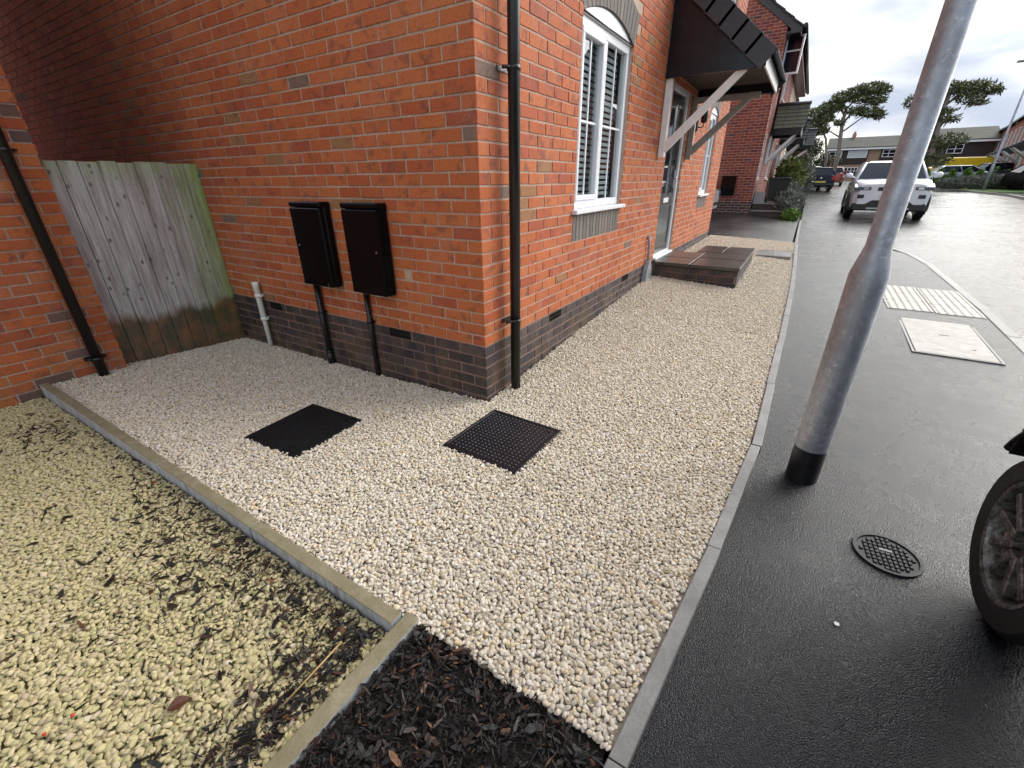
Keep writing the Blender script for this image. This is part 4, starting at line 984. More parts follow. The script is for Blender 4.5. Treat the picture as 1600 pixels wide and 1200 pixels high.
# coin-like white spot and hairline crack in the pavement
m_ = MB(); m_.tube([(2.003, -.74, pave_z(-.74) + .001), (2.003, -.74, pave_z(-.74) + .003)], .008, 14); m_.obj('chewing_gum', PAINTW, label='tiny round white spot of gum on the dark pavement', cat='gum spot')

# ------------------------------------------------------------------ lamp posts
lp = empty('lamp_post', (1.883, .16, pave_z(.16)), 'near galvanised steel lamp post with black painted foot', 'lamp post'); o0z = pave_z(.16)
m_ = MB(); m_.tube([(0, 0, .0), (0, 0, .185)], .0715, 40); m_.obj('painted_foot', BLACKPL, lp, angle=40)
m_ = MB(); m_.tube([(0, 0, .185), (0, 0, 1.035), (0, 0, 1.05), (0, 0, 1.145), (0, 0, 1.155), (0, 0, 6.0)], [.0705, .0705, .069, .048, .0455, .038], 40); m_.obj('post', GALV, lp, angle=25)
m_ = MB(); m_.tube([(0, 0, 5.9), (0, 0, 6.05), (-.1, 0, 6.1)], .03, 12); m_.box(-.6, -.08, -.1, .1, 6.07, 6.16, 0, .02); m_.obj('lantern', GREYPL, lp)
far = empty('lamp_post', (10.35, 36, base_z(36)), 'distant slim lamp post with flat lantern beyond the road', 'lamp post')
m_ = MB(); m_.tube([(0, 0, 0), (0, 0, 1.3), (0, 0, 1.4), (0, 0, 6.25)], [.085, .08, .06, .045], 10); m_.obj('post', GALV, far)
m_ = MB(); m_.box(-.75, .1, -.12, .12, 6.22, 6.32, 0, .03); m_.obj('lantern', GREYPL, far)

# ------------------------------------------------------------------ cars
def paint(name, c, r=.25):
    m = Mat(name, r, c); m.b.inputs['Coat Weight'].default_value = .7; m.b.inputs['Coat Roughness'].default_value = .05
    n = m.noise(m.coord(), 3, 4); m.color(m.mix(m.ramp(n, [(.35, 0.0), (.65, 1.0)]), c, tuple(x * .88 for x in c))); return m.m
CWHITE = paint('white_car_paint', (.72, .74, .80)); CBLUE = plain('dark_blue_car_paint', (.008, .014, .032), .3, spec=.25); CSILV = paint('silver_car_paint', (.40, .43, .46)); CRED = paint('red_car_paint', (.35, .03, .03))
CYEL = paint('yellow_van_paint', (.75, .52, .01)); CDARK = plain('near_black_car_paint', (.008, .006, .008), .35, spec=.12); CPALE = paint('pale_blue_car_paint', (.33, .42, .52))
LIGHTM = plain('headlamp_glass', (.10, .115, .14), .08, .2); TAIL = plain('red_tail_lamp', (.42, .015, .012), .12); PLATEY = plain('yellow_plate', (.62, .48, .08), .5); PLATEW = plain('white_plate', (.7, .7, .7), .5)
ALLOY = plain('alloy_wheel', (.38, .39, .41), .3, .8)
def wheel(parent, x, y, r, wdt, side, rimmat=ALLOY, detail=False):
    seg = 40 if detail else 20
    m_ = MB(); prof = [(.66 * r, -wdt * .42), (.71 * r, -wdt / 2), (.93 * r, -wdt / 2), (.985 * r, -wdt * .40), (r, -wdt * .2), (r, wdt * .2), (.985 * r, wdt * .40), (.93 * r, wdt / 2), (.62 * r, wdt / 2)]
    n = len(prof)
    for i in range(seg):
        a = 2 * math.pi * i / seg
        for (rr, yy) in prof: m_.v.append((rr * math.cos(a), yy * side * -1, rr * math.sin(a)))
    for i in range(seg):
        for k in range(n - 1): m_.face([i * n + k, ((i + 1) % seg) * n + k, ((i + 1) % seg) * n + k + 1, i * n + k + 1])
    t_ = m_.obj('tyre', RUBBER, parent, angle=35); t_.location = (x, y, r)
    m_ = MB(); yo = wdt * .47 * side
    if detail: prof = [(.70 * r, yo), (.69 * r, yo + .006 * side), (.645 * r, yo + .002 * side), (.61 * r, yo - .045 * side), (.50 * r, yo - .045 * side), (.46 * r, yo - .022 * side), (.43 * r, yo - .03 * side), (.20 * r, yo - .065 * side), (.16 * r, yo - .03 * side), (0.001, yo - .028 * side)]
    else: prof = [(.66 * r, yo), (.60 * r, yo + .004 * side), (.57 * r, yo - .03 * side), (.001, yo - .03 * side)]
    n = len(prof)
    for i in range(seg):
        a = 2 * math.pi * i / seg
        for (rr, yy) in prof: m_.v.append((rr * math.cos(a), yy, rr * math.sin(a)))
    for i in range(seg):
        for k in range(n - 1): m_.face([i * n + k, ((i + 1) % seg) * n + k, ((i + 1) % seg) * n + k + 1, i * n + k + 1])
    ns = 10 if detail else 5
    for s in range(ns):
        a = 2 * math.pi * s / ns; R3 = Matrix.Rotation(-a, 4, 'Y'); y0, y1 = sorted((yo - .035 * side, yo - .003 * side))
        m_.box(.14 * r, .59 * r, y0, y1, -.045 * r if detail else -.09 * r, .045 * r if detail else .09 * r, 0, 0 if not detail else .004, R3)
    o = m_.obj('rim', rimmat, t_, angle=35)
    return t_
def car(name, label, cat, loc, rz, spec, group=None):
    S = dict(L=4.3, W=1.8, H=1.5, zb=.22, hood=.92, belt=.95, nose=.72, tailz=.95, xw0=1.05, xw1=.35, xr1=-1.45, xr0=-1.95, wb=1.3, wr=.32, hatch=True, paint=CSILV, lower=None, glass=GLASS, van=False); S.update(spec)
    e = empty(name, loc, label, cat, rz, group); L2, W2 = S['L'] / 2, S['W'] / 2
    m_ = MB(); st = []
    xs = [-L2, -L2 + .06, -L2 + .25, -L2 + .7, -.6, .3, S['xw0'], L2 - .75, L2 - .35, L2 - .10, L2]
    for x in xs:
        t = x / L2; hw = W2 * (1 - .10 * max(0, abs(t) - .72) / .28 * (1 if abs(t) > .72 else 0)) - (.10 if abs(x) > L2 - .03 else 0)
        if x > S['xw0']: k = (x - S['xw0']) / (L2 - S['xw0']); zt = S['belt'] * (1 - k) + S['nose'] * k + (S['hood'] - (S['belt'] + S['nose']) / 2) * 4 * k * (1 - k)
        elif x < S['xr0']: k = (S['xr0'] - x) / max(.01, (L2 + S['xr0'])); zt = S['belt'] * (1 - k) + S['tailz'] * k
        else: zt = S['belt']
        zb = S['zb'] + (.06 if abs(x) > L2 - .2 else 0)
        pr = [(0, zb), (hw - .10, zb), (hw - .02, zb + .10), (hw, (zb + zt) / 2), (hw - .025, zt - .12), (hw - .07, zt - .03), (hw - .16, zt), (0, zt + .015)]
        st.append([(x, yy, zz) for yy, zz in pr] + [(x, -yy, zz) for yy, zz in pr[-2:0:-1]])
    n = len(st[0]); 
    for s in st: m_.v += s
    for i in range(len(st) - 1):
        for k in range(n): m_.face([i * n + k, i * n + (k + 1) % n, (i + 1) * n + (k + 1) % n, (i + 1) * n + k], 0, True)
    m_.face(list(range(n))); m_.face([(len(st) - 1) * n + k for k in range(n)])
    m_.obj('body', S['paint'], e, angle=38)
    zb_, zt_ = S['belt'] - .02, S['H'] - .05; wb0, wt = W2 - .09, W2 - .27
    c8 = [(S['xw0'], wb0), (S['xr0'], wb0)], [(S['xw1'], wt), (S['xr1'], wt)]
    def corner(lv, f, s): (xf, ww) = c8[lv][f]; return Vector((xf, s * ww, zt_ if lv else zb_))
    g = MB(); vs = [corner(l, f, s) for l in (0, 1) for f in (0, 1) for s in (-1, 1)]
    g.add([tuple(v) for v in vs], [(0, 2, 3, 1), (4, 5, 7, 6), (0, 1, 5, 4), (2, 6, 7, 3), (0, 4, 6, 2), (1, 3, 7, 5)]); g.obj('windows', GLASS, e)
    p = MB()
    for f in (0, 1):
        for s in (-1, 1): p.tube([corner(0, f, s), corner(1, f, s)], .035, 6)
    for s in (-1, 1):
        for k in (.45,) if not S['van'] else (.35,): p.tube([corner(0, 0, s).lerp(corner(0, 1, s), k), corner(1, 0, s).lerp(corner(1, 1, s), k)], .035, 6)
        p.tube([corner(1, 0, s), corner(1, 1, s)], .035, 6)
    p.obj('pillar', S['paint'], e)
    r_ = MB(); x0, x1 = S['xw1'] + .02, S['xr1'] - .06
    r_.add([(x0, -wt, zt_), (x0, wt, zt_), (x1, wt, zt_), (x1, -wt, zt_), (x0 - .12, -wt + .12, S['H'] - .0), (x0 - .12, wt - .12, S['H']), (x1 + .05, wt - .12, S['H'] - .01), (x1 + .05, -wt + .12, S['H'] - .01)], [(0, 1, 2, 3), (4, 5, 6, 7), (0, 1, 5, 4), (1, 2, 6, 5), (2, 3, 7, 6), (3, 0, 4, 7)]); r_.obj('roof', S['paint'], e, angle=50)
    if S['lower']:
        l_ = MB(); l_.box(L2 - .16, L2 + .012, -W2 + .10, W2 - .10, S['zb'] + .0, S['zb'] + .20, 0, .03); l_.box(-L2 - .012, -L2 + .16, -W2 + .10, W2 - .10, S['zb'], S['zb'] + .20, 0, .03)
        l_.box(-L2 + .4, L2 - .4, -W2 - .004, W2 + .004, S['zb'] - .02, S['zb'] + .12, 0, .02); l_.obj('lower_trim', S['lower'], e)
    for x in (S['wb'], -S['wb']):
        for s in (-1, 1):
            wheel(e, x, s * (W2 - .10), S['wr'], .2, s)
            a_ = MB(); pts = [(x + (S['wr'] + .055) * math.cos(t), s * (W2 - .004), S['wr'] + (S['wr'] + .055) * math.sin(t)) for t in [math.pi * k / 12 for k in range(-1, 14)]]; a_.tube(pts, .028, 6)
            a_.prism([(x + (S['wr'] + .05) * math.cos(t), S['wr'] + (S['wr'] + .05) * math.sin(t)) for t in [math.pi * k / 12 for k in range(-2, 15)]], 'y', min(s * (W2 - .22), s * (W2 + .003)), max(s * (W2 - .22), s * (W2 + .003)))
            a_.obj('wheel_arch', BLACKPL, e)
    for s in (-1, 1):
        m2 = MB(); m2.tube([(S['xw0'] - .18, s * (W2 - .08), S['belt'] + .03), (S['xw0'] - .16, s * (W2 + .03), S['belt'] + .08)], .03, 6); m2.box(S['xw0'] - .24, S['xw0'] - .08, min(s * (W2 + .02), s * (W2 + .22)), max(s * (W2 + .02), s * (W2 + .22)), S['belt'] + .03, S['belt'] + .19, 0, .045); m2.obj('mirror', S.get('mirror', S['paint']), e, angle=60)
    return e, L2, W2
# white SUV coming towards the camera
e, L2, W2 = car('suv', 'white SUV with dark lower bumper, half hidden behind the near lamp post', 'car', (3.72, 17.35, base_z(15.5) - .07), -math.pi / 2 - .02, dict(L=4.36, W=1.92, H=1.63, zb=.26, hood=1.10, belt=1.10, nose=.98, xw0=.95, xw1=.20, xr1=-1.7, xr0=-2.0, wb=1.33, wr=.36, paint=CWHITE, lower=BLACKPL))
for s in (-1, 1):
    h = MB(); h.prism([(L2 - .36, .88), (L2 + .006, .82), (L2 + .012, .90), (L2 - .30, .99)], 'y', min(s * (W2 - .46), s * (W2 - .055)), max(s * (W2 - .46), s * (W2 - .055))); h.box(L2 + .0, L2 + .016, min(s * (W2 - .40), s * (W2 - .28)), max(s * (W2 - .40), s * (W2 - .28)), .84, .885, 1); h.obj('headlight', [LIGHTM, CHROME], e)
    h = MB(); h.box(L2 - .05, L2 + .014, min(s * (W2 - .34), s * (W2 - .18)), max(s * (W2 - .34), s * (W2 - .18)), .60, .70, 0, .008); h.obj('vent', BLACKPL, e)
h = MB(); h.box(L2 - .05, L2 + .016, -.34, .34, .80, .90, 0, .012); h.obj('grille', BLACKPL, e)
h = MB(); h.prism([(-.62, .40), (.62, .40), (.40, .55), (-.40, .55)], 'x', L2 - .02, L2 + .022); h.obj('lower_grille', BLACKPL, e)
h = MB(); h.box(L2 + .015, L2 + .024, -.26, .26, .60, .71); h.obj('number_plate', PLATEW, e)
h = MB(); h.box(L2 - .01, L2 + .03, -.50, .50, .30, .35, 0, .01); h.obj('skid_plate', ALLOY, e)
# dark blue hatchback seen from behind
e, L2, W2 = car('hatchback', 'dark blue hatchback parked seen from behind beyond the white SUV', 'car', (1.72, 37.6, base_z(36) - .05), math.pi / 2 + .24, dict(L=4.1, W=1.80, H=1.45, zb=.24, belt=.96, tailz=.94, nose=.7, xw0=1.0, xw1=.3, xr1=-1.62, xr0=-1.92, wb=1.25, wr=.31, paint=CBLUE))
for s in (-1, 1):
    h = MB(); h.box(-L2 - .012, -L2 + .12, min(s * (W2 - .30), s * (W2 - .03)), max(s * (W2 - .30), s * (W2 - .03)), .68, .88, 0, .02); h.obj('tail_light', TAIL, e)
h = MB(); h.box(-L2 - .02, -L2, -.30, .30, .50, .61); h.obj('number_plate', PLATEY, e)
h = MB(); h.tube([(-L2 - .012, 0, .80), (-L2 + .01, 0, .80)], .05, 12); h.obj('badge', CHROME, e)
h = MB(); h.box(-L2 - .03, -L2 + .2, -W2 + .06, W2 - .06, .34, .47, 0, .03); h.obj('bumper', BLACKPL, e)
car('hatchback', 'pale car almost hidden behind the left side of the dark blue hatchback', 'car', (1.35, 45.5, base_z(45) - .05), math.pi / 2 + .1, dict(H=1.5, paint=CPALE))
car('hatchback', 'small red car showing behind the right side of the dark blue hatchback', 'car', (3.2, 48, base_z(48) - .05), math.pi / 2 - .05, dict(W=1.65, H=1.42, paint=CRED))
car('hatchback', 'silver car parked behind the lavender hedge in front of the yellow van', 'car', (far_pt(9.3, 50), 51, base_z(50) - .1), .12, dict(L=4.0, H=1.42, paint=CPALE))
car('hatchback', 'dark car parked behind the hedge right of the silver car', 'car', (far_pt(11.1, 52), 52.5, base_z(52)), .2, dict(L=4.3, H=1.45, paint=CDARK))
car('hatchback', 'dark car cut by the right edge of the photo across the road', 'car', (far_pt(13.3, 36), 36.3, base_z(36)), .1, dict(L=4.2, H=1.4, paint=CDARK))
e, L2, W2 = car('van', 'bright yellow high roof van behind the parked silver car', 'van', (13.3, 60.5, base_z(60)), math.pi - .06, dict(L=5.3, W=1.95, H=1.98, zb=.3, belt=1.15, nose=.95, hood=1.1, xw0=1.75, xw1=1.05, xr1=-2.5, xr0=-2.6, wb=1.6, wr=.34, paint=CYEL, van=True))
m_ = MB(); m_.box(-2.6, .9, -.92, .92, 1.14, 1.95, 0, .08); m_.obj('cargo_body', CYEL, e)
e, L2, W2 = car('estate_car', 'silver car parked on the driveway behind the far corner of the brick house', 'car', (-2.62, 11.75, drive_z(-1, 11.5)), .0, dict(L=4.2, W=1.72, H=1.45, paint=CSILV, wb=1.28, xw0=.9))
for s in (-1, 1):
    h = MB(); h.box(L2 - .25, L2 + .006, min(s * (W2 - .34), s * (W2 - .05)), max(s * (W2 - .34), s * (W2 - .05)), .60, .74, 0, .02); h.obj('headlight', LIGHTM, e)
h = MB(); h.box(L2 - .05, L2 + .012, -.7, .7, .36, .44, 0, .01); h.obj('lower_grille', BLACKPL, e)

# ---- near car at the right edge: wheel, arch, sill and flank
nx, ny = 2.425, -.405; nz = pave_z(-.5)
nc = empty('parked_car', (nx, ny, nz), 'near black car at the right edge with a corroded alloy wheel', 'car')
wh = wheel(nc, 0, 0, .312, .2, -1, RUSTRIM, True)
# wheel builder turns about Y, the car points along +Y here, so swing it round
for o in [wh]:
    o.rotation_euler = (0, 0, -math.pi / 2); o.location = (.10, 0, .311)
wh2 = copy_tree(wh, nc); wh2.location = (.10, -2.55, .311)
def flank(x0, x1, ar=.385):
    c1 = [(ar * math.cos(t), .33 + ar * math.sin(t)) for t in [math.radians(d) for d in range(24, -21, -6)]]
    arc = lambda cy: [(cy + ar * math.cos(math.radians(d)), .33 + ar * math.sin(math.radians(d))) for d in range(-18, 199, 9)]
    zs = .19
    poly = [(.305, .49), (.28, .92), (.10, 1.08), (-.2, 1.13), (-3.4, 1.18), (-3.55, .6), (-3.5, .22)] + [(a, b) for a, b in arc(-2.55)[::-1]] + [(-2.0, zs), (-.55, zs)] + [(a, b) for a, b in arc(0)[::-1] if a < .305 or b > .49]
    poly = [p for p in poly if not (p[0] > .306)]
    return poly
m_ = MB()
po = flank(0, 0); m_.prism(po, 'x', .0, .05)
fl = m_.obj('flank_panel', CDARK, nc)
# round the nose: body behind the flank narrows towards the front
m_ = MB(); m_.prism([(.05, -3.5), (.05, .24), (.12, .32), (.30, .44), (.62, .64), (1.0, .64), (1.32, .50), (1.55, .30), (1.62, 0), (1.62, -3.5)], 'z', .50, 1.10); m_.obj('body', CDARK, nc)
m_ = MB(); m_.box(.24, 1.4, -3.5, .3, .18, .5); m_.obj('underbody', BLACKPL, nc)
m_ = MB(); ar = .38; m_.tube([(.012, ar * math.cos(math.radians(d)), .33 + ar * math.sin(math.radians(d))) for d in range(26, 200, 6)], .018, 8); m_.obj('arch_lip', CDARK, nc)
m_ = MB(); m_.add([(.06, -.45, 1.10), (1.56, -.45, 1.10), (1.56, -3.4, 1.10), (.06, -3.4, 1.10), (.20, -.95, 1.72), (1.42, -.95, 1.72), (1.42, -3.2, 1.72), (.20, -3.2, 1.72)], [(0, 1, 2, 3), (4, 5, 6, 7), (0, 1, 5, 4), (1, 2, 6, 5), (2, 3, 7, 6), (3, 0, 4, 7)]); m_.obj('windows', GLASS, nc)
m_ = MB(); m_.box(.18, 1.44, -3.25, -.92, 1.72, 1.78, 0, .02); m_.obj('roof', CDARK, nc)

# ------------------------------------------------------------------ neighbouring terrace (second house) and its porches
HX, HY, HZ = .20, 14.0, .34
h2 = empty('brick_house', (HX, HY, HZ), 'deep red brick gable end house beyond the driveway with grey tiled verge', 'house')
H2Y = 26.0; ez = 5.15
m_ = MB(); wall_panel(m_, [(0, 7.0, HZ - .2, ez)], lambda a, b, c: (-a, .0075 + c, b - HZ))
m_.prism([(0, ez - HZ), (-3.5, ez - HZ + 2.75), (-7, ez - HZ)], 'y', .0075, .1); hg = m_.obj('gable_wall', MORTAR_FAR, h2)
ops2 = [(14.45 + .0, 15.05, 1.35, 2.55), (14.55, 15.25, 3.75, 4.85), (17.3, 18.2, 1.35, 2.6), (17.3, 18.2, 3.75, 4.85), (19.2, 20.2, .5, 2.55)]
m_ = MB(); wall_panel(m_, rects_minus(14.1, H2Y, HZ - .2, ez, ops2), lambda a, b, c: (-.0075 - c, a - HY, b - HZ)); hf = m_.obj('front_wall', MORTAR_FAR, h2)
def bulk(lay, T, mat, par, nm='brick'):
    m_ = MB()
    for b in lay:
        L_, H_ = b[2] - .005, b[3] - .005; u, v = b[0], b[1]; d = rnd.uniform(-.002, .002); sh = shade_val(0, 0)
        m_.add([T(p, q, r) for r in (d + .0075, d) for p, q in ((u, v), (u + L_, v), (u + L_, v + H_), (u, v + H_))], [(4, 5, 6, 7), (0, 1, 5, 4), (1, 2, 6, 5), (2, 3, 7, 6), (3, 0, 4, 7)], 0, False, sh)
    return m_.obj(nm, mat, par, kind='stuff')
lay = brick_layout(0, 3.4, HZ + .375, 7.6, 0, [], 0, lambda u, v: v > ez - .07 + u * .785)
bulk(lay, lambda a, b, c: (-a, c, b - HZ), REDBRICK, hg)
lay = brick_layout(0, 3.4, HZ - .15, HZ + .37, 0, [], 0); bulk(lay, lambda a, b, c: (-a, c, b - HZ), BLUEBRICK, hg, 'plinth_brick')
lay = brick_layout(HY, 21.5, HZ + .375, ez, 0, ops2, 1); bulk(lay, lambda a, b, c: (-c, a - HY, b - HZ), REDBRICK, hf)
lay = brick_layout(HY, 18, HZ - .15, HZ + .37, 0, ops2, 1); bulk(lay, lambda a, b, c: (-c, a - HY, b - HZ), BLUEBRICK, hf, 'plinth_brick')
# roof with verge, tile courses stepping down the slope
an = math.atan2(2.75, 3.5); nr = 15; rl = math.hypot(3.9, 3.9 * 2.75 / 3.5) / nr
m_ = MB()
for r_ in range(nr):
    s0 = r_ * rl; x0 = .38 - s0 * math.cos(an); z0 = ez - HZ + .02 - .30 + s0 * math.sin(an) + .10
    Rm = Matrix.Translation((x0, 0, z0)) @ Matrix(((-math.cos(an), 0, math.sin(an), 0), (0, 1, 0, 0), (math.sin(an), 0, math.cos(an), 0), (0, 0, 0, 1))) @ Matrix.Rotation(math.radians(3.5), 4, 'Y')
    for c_ in range(1 if r_ < 0 else 2): m_.box(0, rl + .05, -.07 + c_ * .32, (.245 if c_ == 0 else H2Y - HY), -.012, .02, 0, 0, Rm)
rf2 = m_.obj('roof', SLATE, h2, kind=None)
m_ = MB(); m_.prism([(.36, ez - HZ - .20), (-3.5, ez - HZ - .20 + 3.86 * math.tan(an)), (-3.5, ez - HZ - .42 + 3.86 * math.tan(an)), (.10, ez - HZ - .20), (.10, ez - HZ - .3), (.36, ez - HZ - .3)], 'y', -.03, -.004); m_.obj('bargeboard', SLATE, h2)
m_ = MB(); m_.tube([(.42, -.06, ez - HZ - .17), (.42, 12, ez - HZ - .17)], .055, 8); m_.box(.0, .34, .0, 12, ez - HZ - .30, ez - HZ - .24); m_.obj('gutter', BLACKPL, h2)
m_ = MB(); m_.prism([(-7, ez - HZ), (-3.5, ez - HZ + 2.75), (-3.5, ez - HZ + 2.95), (-7.3, ez - HZ)], 'y', -.07, 12); m_.obj('roof_back', SLATE, h2)
m_ = MB(); m_.tube([(.40, .95, ez - HZ - .2), (.36, .95, ez - HZ - .45), (.09, .95, ez - HZ - .62), (.08, .95, 2.2)], .034, 8); m_.obj('downpipe', BLACKPL, h2)
for (y0, y1, z0, z1) in ops2[:4]:
    if (y0, z0) == (14.45, 1.35): continue
    m_ = MB(); F = .06
    for q in ((y0, y1, z0, z0 + F), (y0, y1, z1 - F, z1), (y0, y0 + F, z0 + F, z1 - F), (y1 - F, y1, z0 + F, z1 - F), ((y0 + y1) / 2 - .03, (y0 + y1) / 2 + .03, z0 + F, z1 - F)): m_.box(-.07, -.02, q[0] - HY, q[1] - HY, q[2] - HZ, q[3] - HZ)
    m_.box(-.02, .05, y0 - .04 - HY, y1 + .04 - HY, z0 - .04 - HZ, z0 - HZ); wf = m_.obj('window_frame', UPVC, hf)
    g = MB(); g.box(-.05, -.045, y0 + F - HY, y1 - F - HY, z0 + F - HZ, z1 - F - HZ); g.obj('pane', GLASS, wf)
m_ = MB(); y0, y1, z0, z1 = ops2[0]; F = .06
for q in ((y0, y1, z0, z0 + F), (y0, y1, z1 - F, z1), (y0, y0 + F, z0 + F, z1 - F), (y1 - F, y1, z0 + F, z1 - F)): m_.box(-.07, -.02, q[0] - HY, q[1] - HY, q[2] - HZ, q[3] - HZ)
wf = m_.obj('window_frame', UPVC, hf); g = MB(); g.box(-.05, -.045, y0 + F - HY, y1 - F - HY, z0 + F - HZ, z1 - F - HZ); g.obj('pane', GLASS, wf)
m_ = MB(); m_.box(-.08, -.03, 19.22 - HY, 20.18 - HY, .5 - HZ, 2.52 - HZ); m_.obj('front_door', DOORM, hf)
# opened top-floor casement swung out square to the wall
cz = MB()
for q in ((0, .44, 0, .05), (0, .44, .85, .90), (0, .045, .05, .85), (.395, .44, .05, .85), (.045, .395, .53, .57)): cz.box(q[0], q[1], -.025, .025, q[2], q[3], 0, .004)
co = cz.obj('open_casement', UPVC, hf, loc=(.0, 14.62 - HY, 4.02 - HZ)); co.rotation_euler = (0, 0, math.radians(-8))
g = MB(); g.box(.045, .395, -.006, .006, .05, .85); g.obj('pane', GLASS, co)
# meter box on the gable
m_ = MB(); m_.box(-.93, -.53, -.10, -.002, .55, 1.10, 0, .012); m_.obj('meter_box', METERBOX, hg)
def gable_porch(y0, y1, ze, zr, px, label, tilemat, nm='porch_canopy'):
    e = empty(nm, (HX, y0, ze), label, 'porch', group='tiled porches along the red brick terrace'); ym = (y1 - y0) / 2; hh = zr - ze; rows = 6; a_ = math.atan2(hh, ym); sl_ = math.hypot(hh, ym) / rows
    for side in (0, 1):
        for r_ in range(rows):
            for c_ in range(3):
                m_ = MB(); wd = (px + .06) / 3; s0 = r_ * sl_ - .04
                yy = s0 * math.cos(a_); zz = s0 * math.sin(a_)
                Rm = (Matrix.Translation((0, yy, zz + .01)) @ Matrix.Rotation(a_, 4, 'X') @ Matrix.Rotation(math.radians(-4), 4, 'X')) if side == 0 else (Matrix.Translation((0, y1 - y0 - yy, zz + .01)) @ Matrix.Rotation(-a_, 4, 'X') @ Matrix.Rotation(math.radians(4), 4, 'X'))
                ya, yb = (0, sl_ + .03) if side == 0 else (-sl_ - .03, 0)
                m_.box(.01 + c_ * wd, .01 + (c_ + 1) * wd - .006, ya, yb, -.008, .012, 0, 0, Rm); m_.obj('roof_tile', tilemat, e)
    m_ = MB(); m_.tube([(.01, ym, hh + .03), (px + .08, ym, hh + .03)], .05, 8); m_.obj('ridge_tile', SLATE, e)
    m_ = MB(); m_.prism([(0, -.03), (y1 - y0, -.03), (ym, hh - .03)], 'x', px - .03, px); m_.box(.0, px, .0, .025, -.20, -.01); m_.box(.0, px, y1 - y0 - .025, y1 - y0, -.20, -.01); m_.box(px - .03, px, .03, y1 - y0 - .03, -.20, -.035); m_.obj('fascia', BOARD, e)
    for yb in (.08, y1 - y0 - .15):
        m_ = MB(); m_.box(.004, .07, yb, yb + .07, -1.0, -.2, 0, .004); m_.obj('wall_post', PAINTW, e)
        m_ = MB(); m_.prism([(.03, -.86), (.09, -.92), (px - .10, -.2), (px - .20, -.2)], 'y', yb + .008, yb + .062); m_.obj('brace', PAINTW, e)
    return e
gable_porch(15.5, 16.9, 2.78, 3.45, .84, 'nearest tiled porch on the red brick terrace with mossy tiles and white brackets', MOSSTILE)
gable_porch(20.8, 22.2, 2.80, 3.47, .84, 'second tiled porch on the red brick terrace, dark and partly behind the first', SLATE)
h3 = empty('brick_house', (-.15, 26.1, .4), 'bright orange brick house end glimpsed under the porches of the terrace', 'house')
m_ = MB(); m_.box(-6.5, -.1, -.0, 9, -.3, 4.9); hw = m_.obj('wall', LEFTBRICK, h3); m_ = MB(); m_.prism([(.3, 4.8), (-3.3, 7.4), (-6.9, 4.8)], 'y', -.1, 9.1); m_.obj('roof', SLATE, h3)
e_ = gable_porch(26.6, 28.2, 2.85, 3.55, 1.1, 'third porch on the terrace, a dark shape beyond the second porch', SLATE)

# steps, bin and crate by the second house
st2 = empty('front_step', (.22, 14.02, .33), 'dark brick step with pale slab edges at the corner of the red brick house', 'step')
for (x1, y1, z0, z1) in ((1.02, 1.5, -.05, .30), (.90, .0, -.05, .10)):
    m_ = MB(); 
    if y1: m_.box(.0, x1, .3, .3 + y1, z0, z1); m_.obj('step_block', BLUEBRICK, st2); m_ = MB(); m_.box(-.0, x1 + .04, .26, .3 + y1, z1 + .002, z1 + .04, 0, .004); m_.obj('slab', SLABGREY, st2)
    else: m_.box(.0, x1, .0, .295, z0, z1); m_.obj('step_block', BLUEBRICK, st2); m_ = MB(); m_.box(.0, x1 + .03, -.03, .25, z1 + .002, z1 + .035, 0, .004); m_.obj('slab', SLABGREY, st2)
bn = empty('wheelie_bin', (.78, 14.75, .655), 'black wheelie bin standing on the step of the red brick house', 'bin', rz=.1)
m_ = MB(); m_.add([(a * (.23 + .05 * t), b * (.24 + .06 * t), .05 + .62 * t) for t in (0, 1) for a, b in ((-1, -1), (1, -1), (1, 1), (-1, 1))], [(0, 3, 2, 1), (4, 5, 6, 7), (0, 1, 5, 4), (1, 2, 6, 5), (2, 3, 7, 6), (3, 0, 4, 7)]); m_.obj('body', BLACKPL, bn)
m_ = MB(); m_.box(-.31, .31, -.33, .30, .67, .73, 0, .025); m_.tube([(-.24, .32, .70), (.24, .32, .70)], .02, 8); m_.obj('lid', BLACKPL, bn)
for s in (-1, 1): m_ = MB(); m_.tube([(s * .20, .20, .09), (s * .26, .20, .09)], .09, 14); m_.obj('wheel', RUBBER, bn)
cr_ = empty('crate', (.36, 14.55, .67), 'small grey plastic crate between the wall and the wheelie bin', 'crate')
m_ = MB(); m_.box(-.15, .15, -.1, -.085, 0, .30); m_.box(-.15, .15, .085, .1, 0, .30); m_.box(-.15, -.135, -.085, .085, 0, .30); m_.box(.135, .15, -.085, .085, 0, .30); m_.box(-.135, .135, -.085, .085, 0, .015); m_.obj('crate_body', GREYPL, cr_)

